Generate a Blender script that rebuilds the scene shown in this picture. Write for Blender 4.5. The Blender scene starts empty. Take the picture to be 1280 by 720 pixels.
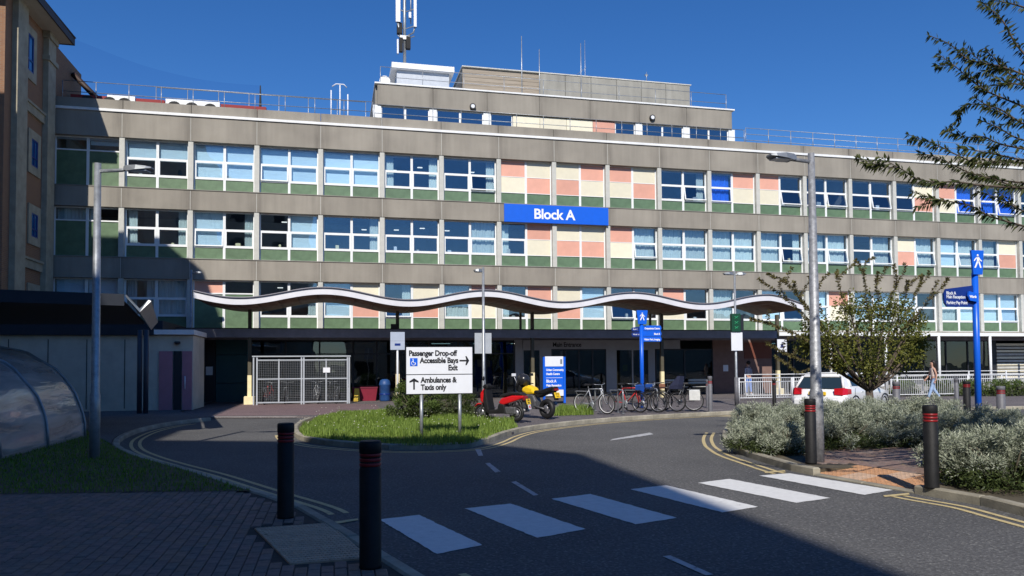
import bpy, bmesh, random, math
from math import sin, cos, tan, radians, pi, atan2, sqrt, hypot, floor
from mathutils import Vector, Matrix
random.seed(7)
scene = bpy.context.scene
COL = scene.collection
# ------------------------------------------------------------ camera
F = 950.0; TH = radians(13.17); PIT = radians(2.0); ROL = radians(0.42); CX = 640.0; CY = 425.0; HC = 1.65
f0 = Vector((sin(TH), cos(TH), 0)); r0 = Vector((cos(TH), -sin(TH), 0)); u0 = Vector((0, 0, 1))
fw = cos(PIT)*f0 + sin(PIT)*u0; upv = cos(PIT)*u0 - sin(PIT)*f0
r1 = cos(ROL)*r0 - sin(ROL)*upv; u1 = cos(ROL)*upv + sin(ROL)*r0
cd = bpy.data.cameras.new('camera'); cam = bpy.data.objects.new('camera', cd); COL.objects.link(cam)
m = Matrix((r1, u1, -fw)).transposed().to_4x4(); m.translation = Vector((0, 0, HC)); cam.matrix_world = m
cd.sensor_width = 36; cd.lens = F/1280*36; cd.shift_x = 0.0; cd.shift_y = (CY-360)/1280.0
cd.clip_start = 0.05; cd.clip_end = 5000
scene.camera = cam
scene.render.resolution_x = 1024; scene.render.resolution_y = 576
# ------------------------------------------------------------ sky and sun
SUN_EL = radians(38.5); SUN_DX, SUN_DY = 0.262, 0.965      # the way the light travels over the ground
w = bpy.data.worlds.new('World'); scene.world = w; w.use_nodes = True
nt = w.node_tree; bg = nt.nodes['Background']; sk = nt.nodes.new('ShaderNodeTexSky'); sk.sky_type = 'NISHITA'
sk.sun_disc = False; sk.sun_elevation = SUN_EL; sk.sun_rotation = atan2(-SUN_DX, -SUN_DY)
sk.altitude = 0; sk.air_density = 1.0; sk.dust_density = 0.0; sk.ozone_density = 7.0
hs = nt.nodes.new('ShaderNodeHueSaturation'); hs.inputs['Saturation'].default_value = 1.19; hs.inputs['Hue'].default_value = 0.508; hs.inputs['Value'].default_value = 1.03
nt.links.new(sk.outputs[0], hs.inputs['Color']); nt.links.new(hs.outputs[0], bg.inputs[0]); bg.inputs[1].default_value = 0.112
sd = bpy.data.lights.new('sun', 'SUN'); sd.energy = 5.0; sd.angle = radians(0.5); sd.color = (1.0, 0.94, 0.85)
so = bpy.data.objects.new('sun', sd); COL.objects.link(so)
so.rotation_euler = Vector((-SUN_DX*cos(SUN_EL), -SUN_DY*cos(SUN_EL), sin(SUN_EL))).to_track_quat('Z', 'Y').to_euler()
so.location = (-10, -20, 40)
scene.view_settings.view_transform = 'Standard'; scene.view_settings.look = 'None'
scene.view_settings.exposure = 0.0; scene.view_settings.gamma = 1.0
scene.render.engine = 'CYCLES'
scene.cycles.max_bounces = 8; scene.cycles.transparent_max_bounces = 12

# ------------------------------------------------------------ photo pixel -> real place
def ray(x, y): return fw + (x-CX)/F*r1 - (y-CY)/F*u1
def G(x, y, h=0.0):
    d = ray(x, y); t = (h-HC)/d.z; return (t*d.x, t*d.y)
def FA(x, y, D):
    d = ray(x, y); t = D/d.y; return (t*d.x, HC + t*d.z)
def CAMP(x, y, z):     # point at depth z along the view
    d = ray(x, y); t = z; return Vector((0, 0, HC)) + d*t

# ------------------------------------------------------------ materials
MATS = {}
def vary(mt, amt):     # each piece of a kind weathers a little differently
    N = mt.node_tree.nodes; L = mt.node_tree.links; B = N['Principled BSDF']; lk = B.inputs['Base Color'].links
    if not lk: return
    src = lk[0].from_socket; oi = N.new('ShaderNodeObjectInfo'); mr = N.new('ShaderNodeMapRange'); mr.inputs[3].default_value = 1-amt; mr.inputs[4].default_value = 1+amt*.7
    h = N.new('ShaderNodeHueSaturation'); L.new(oi.outputs['Random'], mr.inputs[0]); L.new(mr.outputs[0], h.inputs['Value']); L.new(src, h.inputs['Color']); L.new(h.outputs[0], B.inputs['Base Color'])
def newmat(name):
    mt = bpy.data.materials.new(name); mt.use_nodes = True; return mt, mt.node_tree.nodes, mt.node_tree.links, mt.node_tree.nodes['Principled BSDF']
def M(name, col, rough=0.6, var=0.15, sc=6.0, bump=0.0, bsc=60.0, metal=0.0, spec=0.4, col2=None, detail=5, coat=0, stretch=None, rv=0):
    if name in MATS: return MATS[name]
    mt, N, L, B = newmat(name)
    tc = N.new('ShaderNodeTexCoord'); src = tc.outputs['Object']
    if stretch:
        mp = N.new('ShaderNodeMapping'); mp.inputs['Scale'].default_value = stretch; L.new(src, mp.inputs[0]); src = mp.outputs[0]
    B.inputs['Roughness'].default_value = rough; B.inputs['Metallic'].default_value = metal
    B.inputs['Specular IOR Level'].default_value = spec
    if coat: B.inputs['Coat Weight'].default_value = coat
    if var > 0 or col2:
        nz = N.new('ShaderNodeTexNoise'); nz.inputs['Scale'].default_value = sc; nz.inputs['Detail'].default_value = detail; nz.inputs['Roughness'].default_value = 0.65
        L.new(src, nz.inputs['Vector'])
        rp = N.new('ShaderNodeValToRGB'); rp.color_ramp.elements[0].position = 0.32; rp.color_ramp.elements[1].position = 0.68
        c2 = col2 if col2 else tuple(min(1, c*(1+var)) for c in col); c1 = col if col2 else tuple(c*(1-var) for c in col)
        rp.color_ramp.elements[0].color = (*c1, 1); rp.color_ramp.elements[1].color = (*c2, 1)
        L.new(nz.outputs['Fac'], rp.inputs[0]); L.new(rp.outputs[0], B.inputs['Base Color'])
    else: B.inputs['Base Color'].default_value = (*col, 1)
    if bump > 0:
        n2 = N.new('ShaderNodeTexNoise'); n2.inputs['Scale'].default_value = bsc; n2.inputs['Detail'].default_value = 4
        L.new(src, n2.inputs['Vector']); bp = N.new('ShaderNodeBump'); bp.inputs['Strength'].default_value = bump; bp.inputs['Distance'].default_value = 0.02
        L.new(n2.outputs['Fac'], bp.inputs['Height']); L.new(bp.outputs[0], B.inputs['Normal'])
    if rv: vary(mt, rv)
    MATS[name] = mt; return mt
def glass(name, tint, refl, rough=0.0):
    if name in MATS: return MATS[name]
    mt, N, L, B = newmat(name); N.remove(B)
    out = N['Material Output']; tr = N.new('ShaderNodeBsdfTransparent'); tr.inputs[0].default_value = (*tint, 1)
    gl = N.new('ShaderNodeBsdfGlossy'); gl.inputs['Roughness'].default_value = rough; gl.inputs[0].default_value = (0.92, 0.96, 1, 1)
    fr = N.new('ShaderNodeFresnel'); gb_ = N.new('ShaderNodeNewGeometry'); io = N.new('ShaderNodeMath'); io.operation = 'MULTIPLY_ADD'; io.inputs[1].default_value = 1/1.5-1.5; io.inputs[2].default_value = 1.5; L.new(gb_.outputs['Backfacing'], io.inputs[0]); L.new(io.outputs[0], fr.inputs['IOR'])
    ad = N.new('ShaderNodeMath'); ad.operation = 'MULTIPLY_ADD'; ad.inputs[1].default_value = 1.0; ad.inputs[2].default_value = refl; ad.use_clamp = True
    L.new(fr.outputs[0], ad.inputs[0]); mx = N.new('ShaderNodeMixShader'); L.new(ad.outputs[0], mx.inputs[0]); L.new(tr.outputs[0], mx.inputs[1]); L.new(gl.outputs[0], mx.inputs[2])
    # slight waviness of real panes
    nz = N.new('ShaderNodeTexNoise'); nz.inputs['Scale'].default_value = 1.1; nz.inputs['Detail'].default_value = 1
    tc = N.new('ShaderNodeTexCoord'); geo = N.new('ShaderNodeNewGeometry'); L.new(geo.outputs['Position'], nz.inputs['Vector'])
    bp = N.new('ShaderNodeBump'); bp.inputs['Strength'].default_value = 0.25; bp.inputs['Distance'].default_value = 0.02
    L.new(nz.outputs['Fac'], bp.inputs['Height']); L.new(bp.outputs[0], gl.inputs['Normal'])
    L.new(mx.outputs[0], out.inputs[0]); MATS[name] = mt; return mt
def emit(name, col, s):
    mt, N, L, B = newmat(name); B.inputs['Base Color'].default_value = (*col, 1); B.inputs['Emission Color'].default_value = (*col, 1); B.inputs['Emission Strength'].default_value = s
    return mt
def concrete(name, base, dark, edge=True):
    # weathered panel: fine aggregate, rain streaks, grime gathered by the joints
    mt, N, L, B = newmat(name); tc = N.new('ShaderNodeTexCoord'); B.inputs['Roughness'].default_value = 0.9; B.inputs['Specular IOR Level'].default_value = 0.2
    geo = N.new('ShaderNodeNewGeometry')
    n1 = N.new('ShaderNodeTexNoise'); n1.inputs['Scale'].default_value = 0.9; n1.inputs['Detail'].default_value = 6; L.new(geo.outputs['Position'], n1.inputs['Vector'])
    mp = N.new('ShaderNodeMapping'); mp.inputs['Scale'].default_value = (3.2, 3.2, 0.25); L.new(geo.outputs['Position'], mp.inputs[0])
    n2 = N.new('ShaderNodeTexNoise'); n2.inputs['Scale'].default_value = 1.6; n2.inputs['Detail'].default_value = 6; L.new(mp.outputs[0], n2.inputs['Vector'])
    n3 = N.new('ShaderNodeTexNoise'); n3.inputs['Scale'].default_value = 45; n3.inputs['Detail'].default_value = 3; L.new(geo.outputs['Position'], n3.inputs['Vector'])
    sx = N.new('ShaderNodeSeparateXYZ'); L.new(tc.outputs['Object'], sx.inputs[0])
    ab = N.new('ShaderNodeMath'); ab.operation = 'ABSOLUTE'; L.new(sx.outputs[0], ab.inputs[0])
    mr = N.new('ShaderNodeMapRange'); mr.inputs[1].default_value = 0.95; mr.inputs[2].default_value = 1.5; mr.inputs[3].default_value = 0; mr.inputs[4].default_value = 0.5 if edge else 0
    L.new(ab.outputs[0], mr.inputs[0])
    mu = N.new('ShaderNodeMath'); mu.operation = 'MULTIPLY'; L.new(mr.outputs[0], mu.inputs[0]); L.new(n2.outputs['Fac'], mu.inputs[1])
    s1 = N.new('ShaderNodeMath'); s1.operation = 'MULTIPLY_ADD'; L.new(n2.outputs['Fac'], s1.inputs[0]); s1.inputs[1].default_value = 0.32; s1.inputs[2].default_value = -0.04
    s2 = N.new('ShaderNodeMath'); s2.operation = 'ADD'; L.new(s1.outputs[0], s2.inputs[0]); L.new(mu.outputs[0], s2.inputs[1])
    s3 = N.new('ShaderNodeMath'); s3.operation = 'MULTIPLY_ADD'; L.new(n1.outputs['Fac'], s3.inputs[0]); s3.inputs[1].default_value = 0.5; L.new(s2.outputs[0], s3.inputs[2])
    s4 = N.new('ShaderNodeMath'); s4.operation = 'MULTIPLY_ADD'; L.new(n3.outputs['Fac'], s4.inputs[0]); s4.inputs[1].default_value = 0.35; L.new(s3.outputs[0], s4.inputs[2])
    rp = N.new('ShaderNodeValToRGB'); rp.color_ramp.elements[0].position = 0.38; rp.color_ramp.elements[0].color = (*base, 1); rp.color_ramp.elements[1].position = 1.0; rp.color_ramp.elements[1].color = (*dark, 1)
    L.new(s4.outputs[0], rp.inputs[0]); L.new(rp.outputs[0], B.inputs['Base Color'])
    bp = N.new('ShaderNodeBump'); bp.inputs['Strength'].default_value = 0.35; bp.inputs['Distance'].default_value = 0.01; L.new(n3.outputs['Fac'], bp.inputs['Height']); L.new(bp.outputs[0], B.inputs['Normal'])
    MATS[name] = mt; return mt

def asphalt(name, lo, hi, specks=0.3):
    mt, N, L, B = newmat(name); B.inputs['Roughness'].default_value = 0.88; B.inputs['Specular IOR Level'].default_value = 0.25
    geo = N.new('ShaderNodeNewGeometry')
    n1 = N.new('ShaderNodeTexNoise'); n1.inputs['Scale'].default_value = 0.35; n1.inputs['Detail'].default_value = 7; n1.inputs['Roughness'].default_value = 0.6; L.new(geo.outputs['Position'], n1.inputs['Vector'])
    vo = N.new('ShaderNodeTexVoronoi'); vo.inputs['Scale'].default_value = 55; L.new(geo.outputs['Position'], vo.inputs['Vector'])
    n2 = N.new('ShaderNodeTexNoise'); n2.inputs['Scale'].default_value = 28; n2.inputs['Detail'].default_value = 4; L.new(geo.outputs['Position'], n2.inputs['Vector'])
    rp = N.new('ShaderNodeValToRGB'); rp.color_ramp.elements[0].position = 0.3; rp.color_ramp.elements[0].color = (*lo, 1); rp.color_ramp.elements[1].position = 0.72; rp.color_ramp.elements[1].color = (*hi, 1)
    L.new(n1.outputs['Fac'], rp.inputs[0])
    r2 = N.new('ShaderNodeValToRGB'); r2.color_ramp.elements[0].position = 0.35; r2.color_ramp.elements[0].color = (1-specks, 1-specks, 1-specks, 1); r2.color_ramp.elements[1].position = 0.7; r2.color_ramp.elements[1].color = (1+specks, 1+specks, 1+specks, 1)
    L.new(n2.outputs['Fac'], r2.inputs[0])
    mx = N.new('ShaderNodeMix'); mx.data_type = 'RGBA'; mx.blend_type = 'MULTIPLY'; mx.inputs[0].default_value = 1; L.new(rp.outputs[0], mx.inputs[6]); L.new(r2.outputs[0], mx.inputs[7])
    # pale stone chips
    r3 = N.new('ShaderNodeValToRGB'); r3.color_ramp.elements[0].position = 0.90; r3.color_ramp.elements[0].color = (0, 0, 0, 1); r3.color_ramp.elements[1].position = 0.96; r3.color_ramp.elements[1].color = (1, 1, 1, 1)
    sp = N.new('ShaderNodeSeparateColor'); L.new(vo.outputs['Color'], sp.inputs[0]); L.new(sp.outputs[0], r3.inputs[0])
    m2 = N.new('ShaderNodeMix'); m2.data_type = 'RGBA'; m2.inputs[7].default_value = (hi[0]*2.4, hi[1]*2.4, hi[2]*2.3, 1)
    ml = N.new('ShaderNodeMath'); ml.operation = 'MULTIPLY'; ml.inputs[1].default_value = 0.45; L.new(r3.outputs[0], ml.inputs[0]); L.new(ml.outputs[0], m2.inputs[0]); L.new(mx.outputs[2], m2.inputs[6])
    L.new(m2.outputs[2], B.inputs['Base Color'])
    bp = N.new('ShaderNodeBump'); bp.inputs['Strength'].default_value = 0.5; bp.inputs['Distance'].default_value = 0.008; L.new(vo.outputs['Distance'], bp.inputs['Height']); L.new(bp.outputs[0], B.inputs['Normal'])
    MATS[name] = mt; return mt
def paint(name, col, under, wear=0.42):
    mt, N, L, B = newmat(name); B.inputs['Roughness'].default_value = 0.75
    geo = N.new('ShaderNodeNewGeometry'); n = N.new('ShaderNodeTexNoise'); n.inputs['Scale'].default_value = 9; n.inputs['Detail'].default_value = 9; n.inputs['Roughness'].default_value = 0.75
    L.new(geo.outputs['Position'], n.inputs['Vector']); rp = N.new('ShaderNodeValToRGB')
    rp.color_ramp.elements[0].position = wear-0.07; rp.color_ramp.elements[0].color = (*under, 1); rp.color_ramp.elements[1].position = wear; rp.color_ramp.elements[1].color = (*tuple(c*0.86 for c in col), 1)
    e = rp.color_ramp.elements.new(0.62); e.color = (*col, 1)
    L.new(n.outputs['Fac'], rp.inputs[0]); L.new(rp.outputs[0], B.inputs['Base Color']); MATS[name] = mt; return mt
def leafmat(name, c1, c2, trans=0.25, rough=0.55):
    mt, N, L, B = newmat(name); B.inputs['Roughness'].default_value = rough; B.inputs['Specular IOR Level'].default_value = 0.3
    geo = N.new('ShaderNodeNewGeometry'); rp = N.new('ShaderNodeValToRGB'); rp.color_ramp.elements[0].color = (*c1, 1); rp.color_ramp.elements[1].color = (*c2, 1)
    L.new(geo.outputs['Random Per Island'], rp.inputs[0]); L.new(rp.outputs[0], B.inputs['Base Color'])
    tl = N.new('ShaderNodeBsdfTranslucent'); L.new(rp.outputs[0], tl.inputs[0]); mx = N.new('ShaderNodeMixShader'); mx.inputs[0].default_value = trans
    L.new(B.outputs[0], mx.inputs[1]); L.new(tl.outputs[0], mx.inputs[2]); L.new(mx.outputs[0], N['Material Output'].inputs[0]); MATS[name] = mt; return mt

# ------------------------------------------------------------ mesh building
class MB:
    def __init__(s): s.v = []; s.f = []; s.sm = []
    def add(s, vs, fs, smooth=False):
        b = len(s.v); s.v += [tuple(v) for v in vs]; s.f += [tuple(b+i for i in f) for f in fs]; s.sm += [smooth]*len(fs); return s
    def box(s, x0, x1, y0, y1, z0, z1):
        return s.add([(x0,y0,z0),(x1,y0,z0),(x1,y1,z0),(x0,y1,z0),(x0,y0,z1),(x1,y0,z1),(x1,y1,z1),(x0,y1,z1)],
                     [(0,3,2,1),(4,5,6,7),(0,1,5,4),(1,2,6,5),(2,3,7,6),(3,0,4,7)])
    def obox(s, c, size, rz=0, rx=0, ry=0, bev=0):
        R = Matrix.Rotation(rz, 3, 'Z') @ Matrix.Rotation(ry, 3, 'Y') @ Matrix.Rotation(rx, 3, 'X'); c = Vector(c); a, b, d = [q/2 for q in size]
        vs = [c + R @ Vector((sx*a, sy*b, sz*d)) for sz in (-1, 1) for sx, sy in ((-1,-1),(1,-1),(1,1),(-1,1))]
        return s.add(vs, [(0,3,2,1),(4,5,6,7),(0,1,5,4),(1,2,6,5),(2,3,7,6),(3,0,4,7)])
    def cbox(s, x0, x1, y0, y1, z0, z1, c=0.01):     # box with its top edges chamfered
        t = [(x0+c,y0+c,z1),(x1-c,y0+c,z1),(x1-c,y1-c,z1),(x0+c,y1-c,z1)]; mid = [(x0,y0,z1-c),(x1,y0,z1-c),(x1,y1,z1-c),(x0,y1,z1-c)]; bo = [(x0,y0,z0),(x1,y0,z0),(x1,y1,z0),(x0,y1,z0)]
        fs = [(8,9,10,11)]
        for i in range(4): j = (i+1) % 4; fs += [(i, j, 4+j, 4+i), (4+i, 4+j, 8+j, 8+i)]
        return s.add(bo+mid+t, fs)
    def tube(s, pts, r, n=8, cap=True, smooth=True):
        pts = [Vector(p) for p in pts]; rs = r if isinstance(r, (list, tuple)) else [r]*len(pts)
        vs = []; fs = []; prev = None
        for i, p in enumerate(pts):
            t = (pts[min(i+1, len(pts)-1)] - pts[max(i-1, 0)])
            if t.length < 1e-9: t = Vector((0,0,1))
            t.normalize()
            if prev is None: a = t.cross(Vector((0,0,1))) if abs(t.z) < 0.95 else t.cross(Vector((1,0,0)))
            else: a = prev - t*prev.dot(t)
            if a.length < 1e-6: a = t.orthogonal()
            a.normalize(); prev = a; b = t.cross(a)
            for k in range(n): an = 2*pi*k/n; vs.append(p + (a*cos(an) + b*sin(an))*rs[i])
        for i in range(len(pts)-1):
            for k in range(n): fs.append((i*n+k, i*n+(k+1) % n, (i+1)*n+(k+1) % n, (i+1)*n+k))
        s.add(vs, fs, smooth)
        if cap:
            b = len(s.v)-len(vs); s.f += [tuple(b+k for k in reversed(range(n))), tuple(b+(len(pts)-1)*n+k for k in range(n))]; s.sm += [False, False]
        return s
    def lathe(s, prof, n=16, c=(0,0,0), axis='Z', cap=True, smooth=True):
        vs = []; fs = []
        for r, z in prof:
            for k in range(n):
                a = 2*pi*k/n
                if axis == 'Z': vs.append((c[0]+r*cos(a), c[1]+r*sin(a), c[2]+z))
                elif axis == 'Y': vs.append((c[0]+r*cos(a), c[1]+z, c[2]+r*sin(a)))
                else: vs.append((c[0]+z, c[1]+r*cos(a), c[2]+r*sin(a)))
        m_ = len(prof)
        for i in range(m_-1):
            for k in range(n): fs.append((i*n+k, i*n+(k+1) % n, (i+1)*n+(k+1) % n, (i+1)*n+k))
        s.add(vs, fs, smooth)
        if cap:
            b = len(s.v)-len(vs); s.f += [tuple(b+k for k in reversed(range(n))), tuple(b+(m_-1)*n+k for k in range(n))]; s.sm += [False, False]
        return s
    def prism(s, poly, z0, z1):       # polygon in XY
        n = len(poly); vs = [(p[0], p[1], z0) for p in poly] + [(p[0], p[1], z1) for p in poly]
        return s.add(vs, [tuple(reversed(range(n))), tuple(range(n, 2*n))] + [(i, (i+1) % n, n+(i+1) % n, n+i) for i in range(n)])
    def prismy(s, poly, y0, y1):      # polygon in XZ extruded along Y
        n = len(poly); vs = [(p[0], y0, p[1]) for p in poly] + [(p[0], y1, p[1]) for p in poly]
        return s.add(vs, [tuple(range(n)), tuple(reversed(range(n, 2*n)))] + [(n+i, n+(i+1) % n, (i+1) % n, i) for i in range(n)])
    def sheet(s, poly, z): return s.add([(p[0], p[1], z) for p in poly], [tuple(range(len(poly)))])
    def loft(s, secs, closed=True, caps=True, smooth=True):
        n = len(secs[0]); vs = [v for c in secs for v in c]; fs = []
        for i in range(len(secs)-1):
            for k in range(n if closed else n-1): fs.append((i*n+k, i*n+(k+1) % n, (i+1)*n+(k+1) % n, (i+1)*n+k))
        s.add(vs, fs, smooth)
        if caps:
            b = len(s.v)-len(vs); s.f += [tuple(b+k for k in reversed(range(n))), tuple(b+(len(secs)-1)*n+k for k in range(n))]; s.sm += [False]*2
        return s
    def mesh(s, name, mat, fix=True):
        me = bpy.data.meshes.new(name); me.from_pydata(s.v, [], s.f); me.polygons.foreach_set('use_smooth', s.sm)
        if fix and len(s.f) < 60000:
            bm = bmesh.new(); bm.from_mesh(me); bmesh.ops.recalc_face_normals(bm, faces=bm.faces); bm.to_mesh(me); bm.free()
        me.materials.append(mat); me.update(); return me
    def build(s, name, mat, parent=None, loc=None, rz=0, fix=True, bevel=0):
        o = put(s.mesh(name, mat, fix), name, parent, loc, rz)
        if bevel: bv = o.modifiers.new('bevel', 'BEVEL'); bv.width = bevel; bv.segments = 2; bv.limit_method = 'ANGLE'; bv.angle_limit = radians(35)
        return o
def put(me, name, parent=None, loc=None, rz=0):
    o = bpy.data.objects.new(name, me); COL.objects.link(o)
    if parent: o.parent = parent
    if loc: o.location = loc
    if rz: o.rotation_euler.z = rz
    return o
def tag(o, label, cat, group=None):
    o['label'] = label; o['category'] = cat
    if group: o['group'] = group
    return o
def struct(o): o['kind'] = 'structure'; return o
def stuff(o): o['kind'] = 'stuff'; return o
def thing(name, label, cat, loc=(0,0,0), rz=0, group=None):
    o = bpy.data.objects.new(name, None); o.empty_display_size = 0.2; COL.objects.link(o); o.location = loc; o.rotation_euler.z = rz
    return tag(o, label, cat, group)
def copy_tree(o, loc=None, rz=None, label=None, parent=None):
    c = o.copy(); COL.objects.link(c); c.parent = parent
    if loc is not None: c.location = loc
    if rz is not None: c.rotation_euler.z = rz
    if label: c['label'] = label
    for ch in list(o.children): copy_tree(ch, parent=c)
    return c
def smooth_path(P, k=6):
    out = []
    for i in range(len(P)-1):
        p0, p1, p2, p3 = P[max(i-1, 0)], P[i], P[i+1], P[min(i+2, len(P)-1)]
        for j in range(k):
            t = j/k; out.append(tuple(0.5*((2*b)+(-a+c)*t+(2*a-5*b+4*c-d)*t*t+(-a+3*b-3*c+d)*t**3) for a, b, c, d in zip(p0, p1, p2, p3)))
    out.append(tuple(P[-1])); return out
def inside(poly, x, y):
    c = False; n = len(poly); j = n-1
    for i in range(n):
        xi, yi = poly[i][:2]; xj, yj = poly[j][:2]
        if (yi > y) != (yj > y) and x < (xj-xi)*(y-yi)/(yj-yi)+xi: c = not c
        j = i
    return c
def offset_path(P, d):
    out = []
    for i, p in enumerate(P):
        a = P[max(i-1, 0)]; b = P[min(i+1, len(P)-1)]; tx, ty = b[0]-a[0], b[1]-a[1]; l = hypot(tx, ty) or 1; out.append((p[0]-ty/l*d, p[1]+tx/l*d))
    return out
def resample(P, step):
    out = [P[0]]; acc = 0
    for a, b in zip(P, P[1:]):
        l = hypot(b[0]-a[0], b[1]-a[1]); t = 0
        while acc + (l-t) >= step:
            t += step-acc; acc = 0; out.append((a[0]+(b[0]-a[0])*t/l, a[1]+(b[1]-a[1])*t/l))
        acc += l-t
    if hypot(out[-1][0]-P[-1][0], out[-1][1]-P[-1][1]) > step*0.3: out.append(P[-1])
    return out
def strip(P, d0, d1, z, name, mat, parent=None):
    A = offset_path(P, d0); Bp = offset_path(P, d1); n = len(P)
    b = MB(); b.add([(x, y, z) for x, y in A] + [(x, y, z) for x, y in Bp], [(i, i+1, n+i+1, n+i) for i in range(n-1)])
    return b.build(name, mat, parent)
TEXTC = {}
def text(s, size, mat, parent, loc, rz=0, rx=pi/2, bold=0.0, align='LEFT', name='lettering', depth=0.002, sp=0.95, nx=0.85):
    cu = bpy.data.curves.new('t', 'FONT'); cu.body = s; cu.size = size; cu.space_character = sp; cu.extrude = depth; cu.offset = bold; cu.align_x = align; cu.resolution_u = 3
    t = bpy.data.objects.new('t', cu); COL.objects.link(t)
    me = bpy.data.meshes.new_from_object(t, depsgraph=bpy.context.evaluated_depsgraph_get())
    bpy.data.objects.remove(t); me.materials.clear(); me.materials.append(mat); me.name = name
    o = put(me, name, parent, loc); o.rotation_euler = (rx, 0, rz); o.scale.x = nx; return o

# ------------------------------------------------------------ palette
m_conc = concrete('weathered_concrete', (0.335, 0.308, 0.262), (0.175, 0.160, 0.138))
vary(m_conc, 0.07)
m_conc2 = concrete('plain_concrete', (0.28, 0.265, 0.235), (0.15, 0.142, 0.128), edge=False)
m_trim = M('pale_pilaster', (0.50, 0.50, 0.46), 0.7, 0.12, 3)
m_white = M('white_frame', (0.78, 0.80, 0.80), 0.45, 0.05, 5)
m_strip = M('white_roof_strip', (0.75, 0.76, 0.76), 0.5, 0.08, 2)
m_green = M('green_panel', (0.115, 0.185, 0.105), 0.35, 0.2, 2.2, spec=0.5, rv=0.1)
m_pink = M('salmon_panel', (0.69, 0.36, 0.27), 0.4, 0.07, 1.3, rv=0.1)
m_cream = M('cream_panel', (0.76, 0.71, 0.55), 0.4, 0.04, 3, rv=0.1)
m_gap = M('dark_gap', (0.03, 0.03, 0.03), 0.8, 0)
m_glass = glass('window_glass', (0.88, 0.94, 0.97), 0.07)
m_glassg = glass('shopfront_glass', (0.30, 0.42, 0.46), 0.03)
m_room = M('room_wall', (0.34, 0.37, 0.40), 0.9, 0.2, 0.5)
m_slab = M('room_floor', (0.12, 0.12, 0.13), 0.8, 0.1, 1)
m_blind_refl = M('pale_blind_or_reflection', (0.74, 0.87, 0.95), 0.8, 0.06, 2, stretch=(1, 1, 6), rv=0.16)
m_curt = M('grey_curtain', (0.62, 0.68, 0.66), 0.85, 0.18, 3, stretch=(9, 9, 0.4), rv=0.16)
m_curtb = M('blue_curtain', (0.02, 0.15, 0.85), 0.8, 0.25, 3, stretch=(9, 9, 0.4))
m_black = M('black_rubber', (0.012, 0.012, 0.013), 0.55, 0.1, 20)
m_blackp = M('black_plastic', (0.013, 0.013, 0.014), 0.6, 0.3, 8, bump=0.12, spec=0.25)
m_grey = M('grey_steel', (0.28, 0.30, 0.32), 0.45, 0.1, 8, metal=0.5)
m_galv = M('galvanised_steel', (0.36, 0.38, 0.40), 0.42, 0.22, 9, metal=0.55)
m_beam = M('dark_grey_beam', (0.20, 0.195, 0.225), 0.5, 0.15, 2)
m_brown = M('brown_soffit', (0.16, 0.085, 0.05), 0.75, 0.4, 2.5)
m_blue = M('sign_blue', (0.005, 0.11, 0.66), 0.35, 0.04, 4, spec=0.5)
m_navy = M('sign_navy', (0.008, 0.03, 0.20), 0.35, 0.05, 4)
m_signw = M('sign_white', (0.72, 0.74, 0.78), 0.4, 0.04, 3)
m_txtw = M('white_lettering', (0.85, 0.85, 0.85), 0.4, 0)
m_txtb = M('black_lettering', (0.012, 0.012, 0.015), 0.4, 0)
m_red = M('red_reflective', (0.24, 0.012, 0.014), 0.4, 0.1, 5)
m_redp = M('red_paint', (0.55, 0.012, 0.015), 0.22, 0.05, 5, coat=0.6)
m_yel = M('yellow_plate', (0.85, 0.55, 0.02), 0.35, 0.04, 5)
m_cyel = M('cream_column', (0.80, 0.70, 0.42), 0.55, 0.12, 4)
m_bark = M('bark', (0.09, 0.07, 0.055), 0.9, 0.35, 12, bump=0.4, bsc=30)
m_chrome = M('chrome', (0.6, 0.6, 0.62), 0.2, 0, metal=1.0)
m_silver = M('silver_paint', (0.42, 0.45, 0.49), 0.45, 0.08, 5, metal=0.2)
m_door = M('dark_door', (0.02, 0.025, 0.03), 0.5, 0.1, 3)
# ============================================================ GROUND
m_road = asphalt('road_asphalt', (0.082, 0.082, 0.083), (0.130, 0.128, 0.125))
m_olive = M('olive_brown_post', (0.085, 0.075, 0.05), 0.6, 0.15, 4)
m_plaza = asphalt('plaza_asphalt', (0.11, 0.10, 0.105), (0.17, 0.15, 0.15))
m_path = asphalt('path_asphalt', (0.10, 0.10, 0.10), (0.15, 0.15, 0.15))
m_redpave = asphalt('reddish_asphalt', (0.15, 0.105, 0.11), (0.21, 0.15, 0.15))
m_earth = M('earth', (0.09, 0.075, 0.05), 0.95, 0.4, 3, bump=0.3, bsc=12)
m_farm = M('far_ground', (0.05, 0.06, 0.035), 0.95, 0.4, 0.05)
m_kerb = M('kerb_concrete', (0.30, 0.275, 0.215), 0.85, 0.28, 3, bump=0.2, bsc=40, rv=.15)
m_paver = [M('paver_tone_%s' % s, c, 0.85, 0.22, 14, bump=0.25, bsc=70, rv=.10) for s, c in (('plum', (0.21, 0.145, 0.125)), ('grey', (0.195, 0.15, 0.13)), ('brown', (0.23, 0.155, 0.12)))]
m_joint = M('paver_joint', (0.05, 0.045, 0.04), 0.95, 0.3, 20)
m_buff = M('buff_tactile', (0.52, 0.36, 0.25), 0.85, 0.18, 6, bump=0.15)
m_terra = M('terracotta_tactile', (0.50, 0.27, 0.14), 0.85, 0.18, 6, bump=0.15)
m_wpaint = paint('white_road_paint', (0.74, 0.74, 0.72), (0.16, 0.16, 0.16), 0.36)
m_wpaint2 = paint('worn_white_paint', (0.50, 0.50, 0.50), (0.12, 0.12, 0.12), 0.46)
m_ypaint = paint('yellow_road_paint', (0.60, 0.48, 0.24), (0.14, 0.13, 0.11), 0.42)
m_palek = M('pale_edging', (0.38, 0.36, 0.33), 0.85, 0.2, 3)

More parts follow.
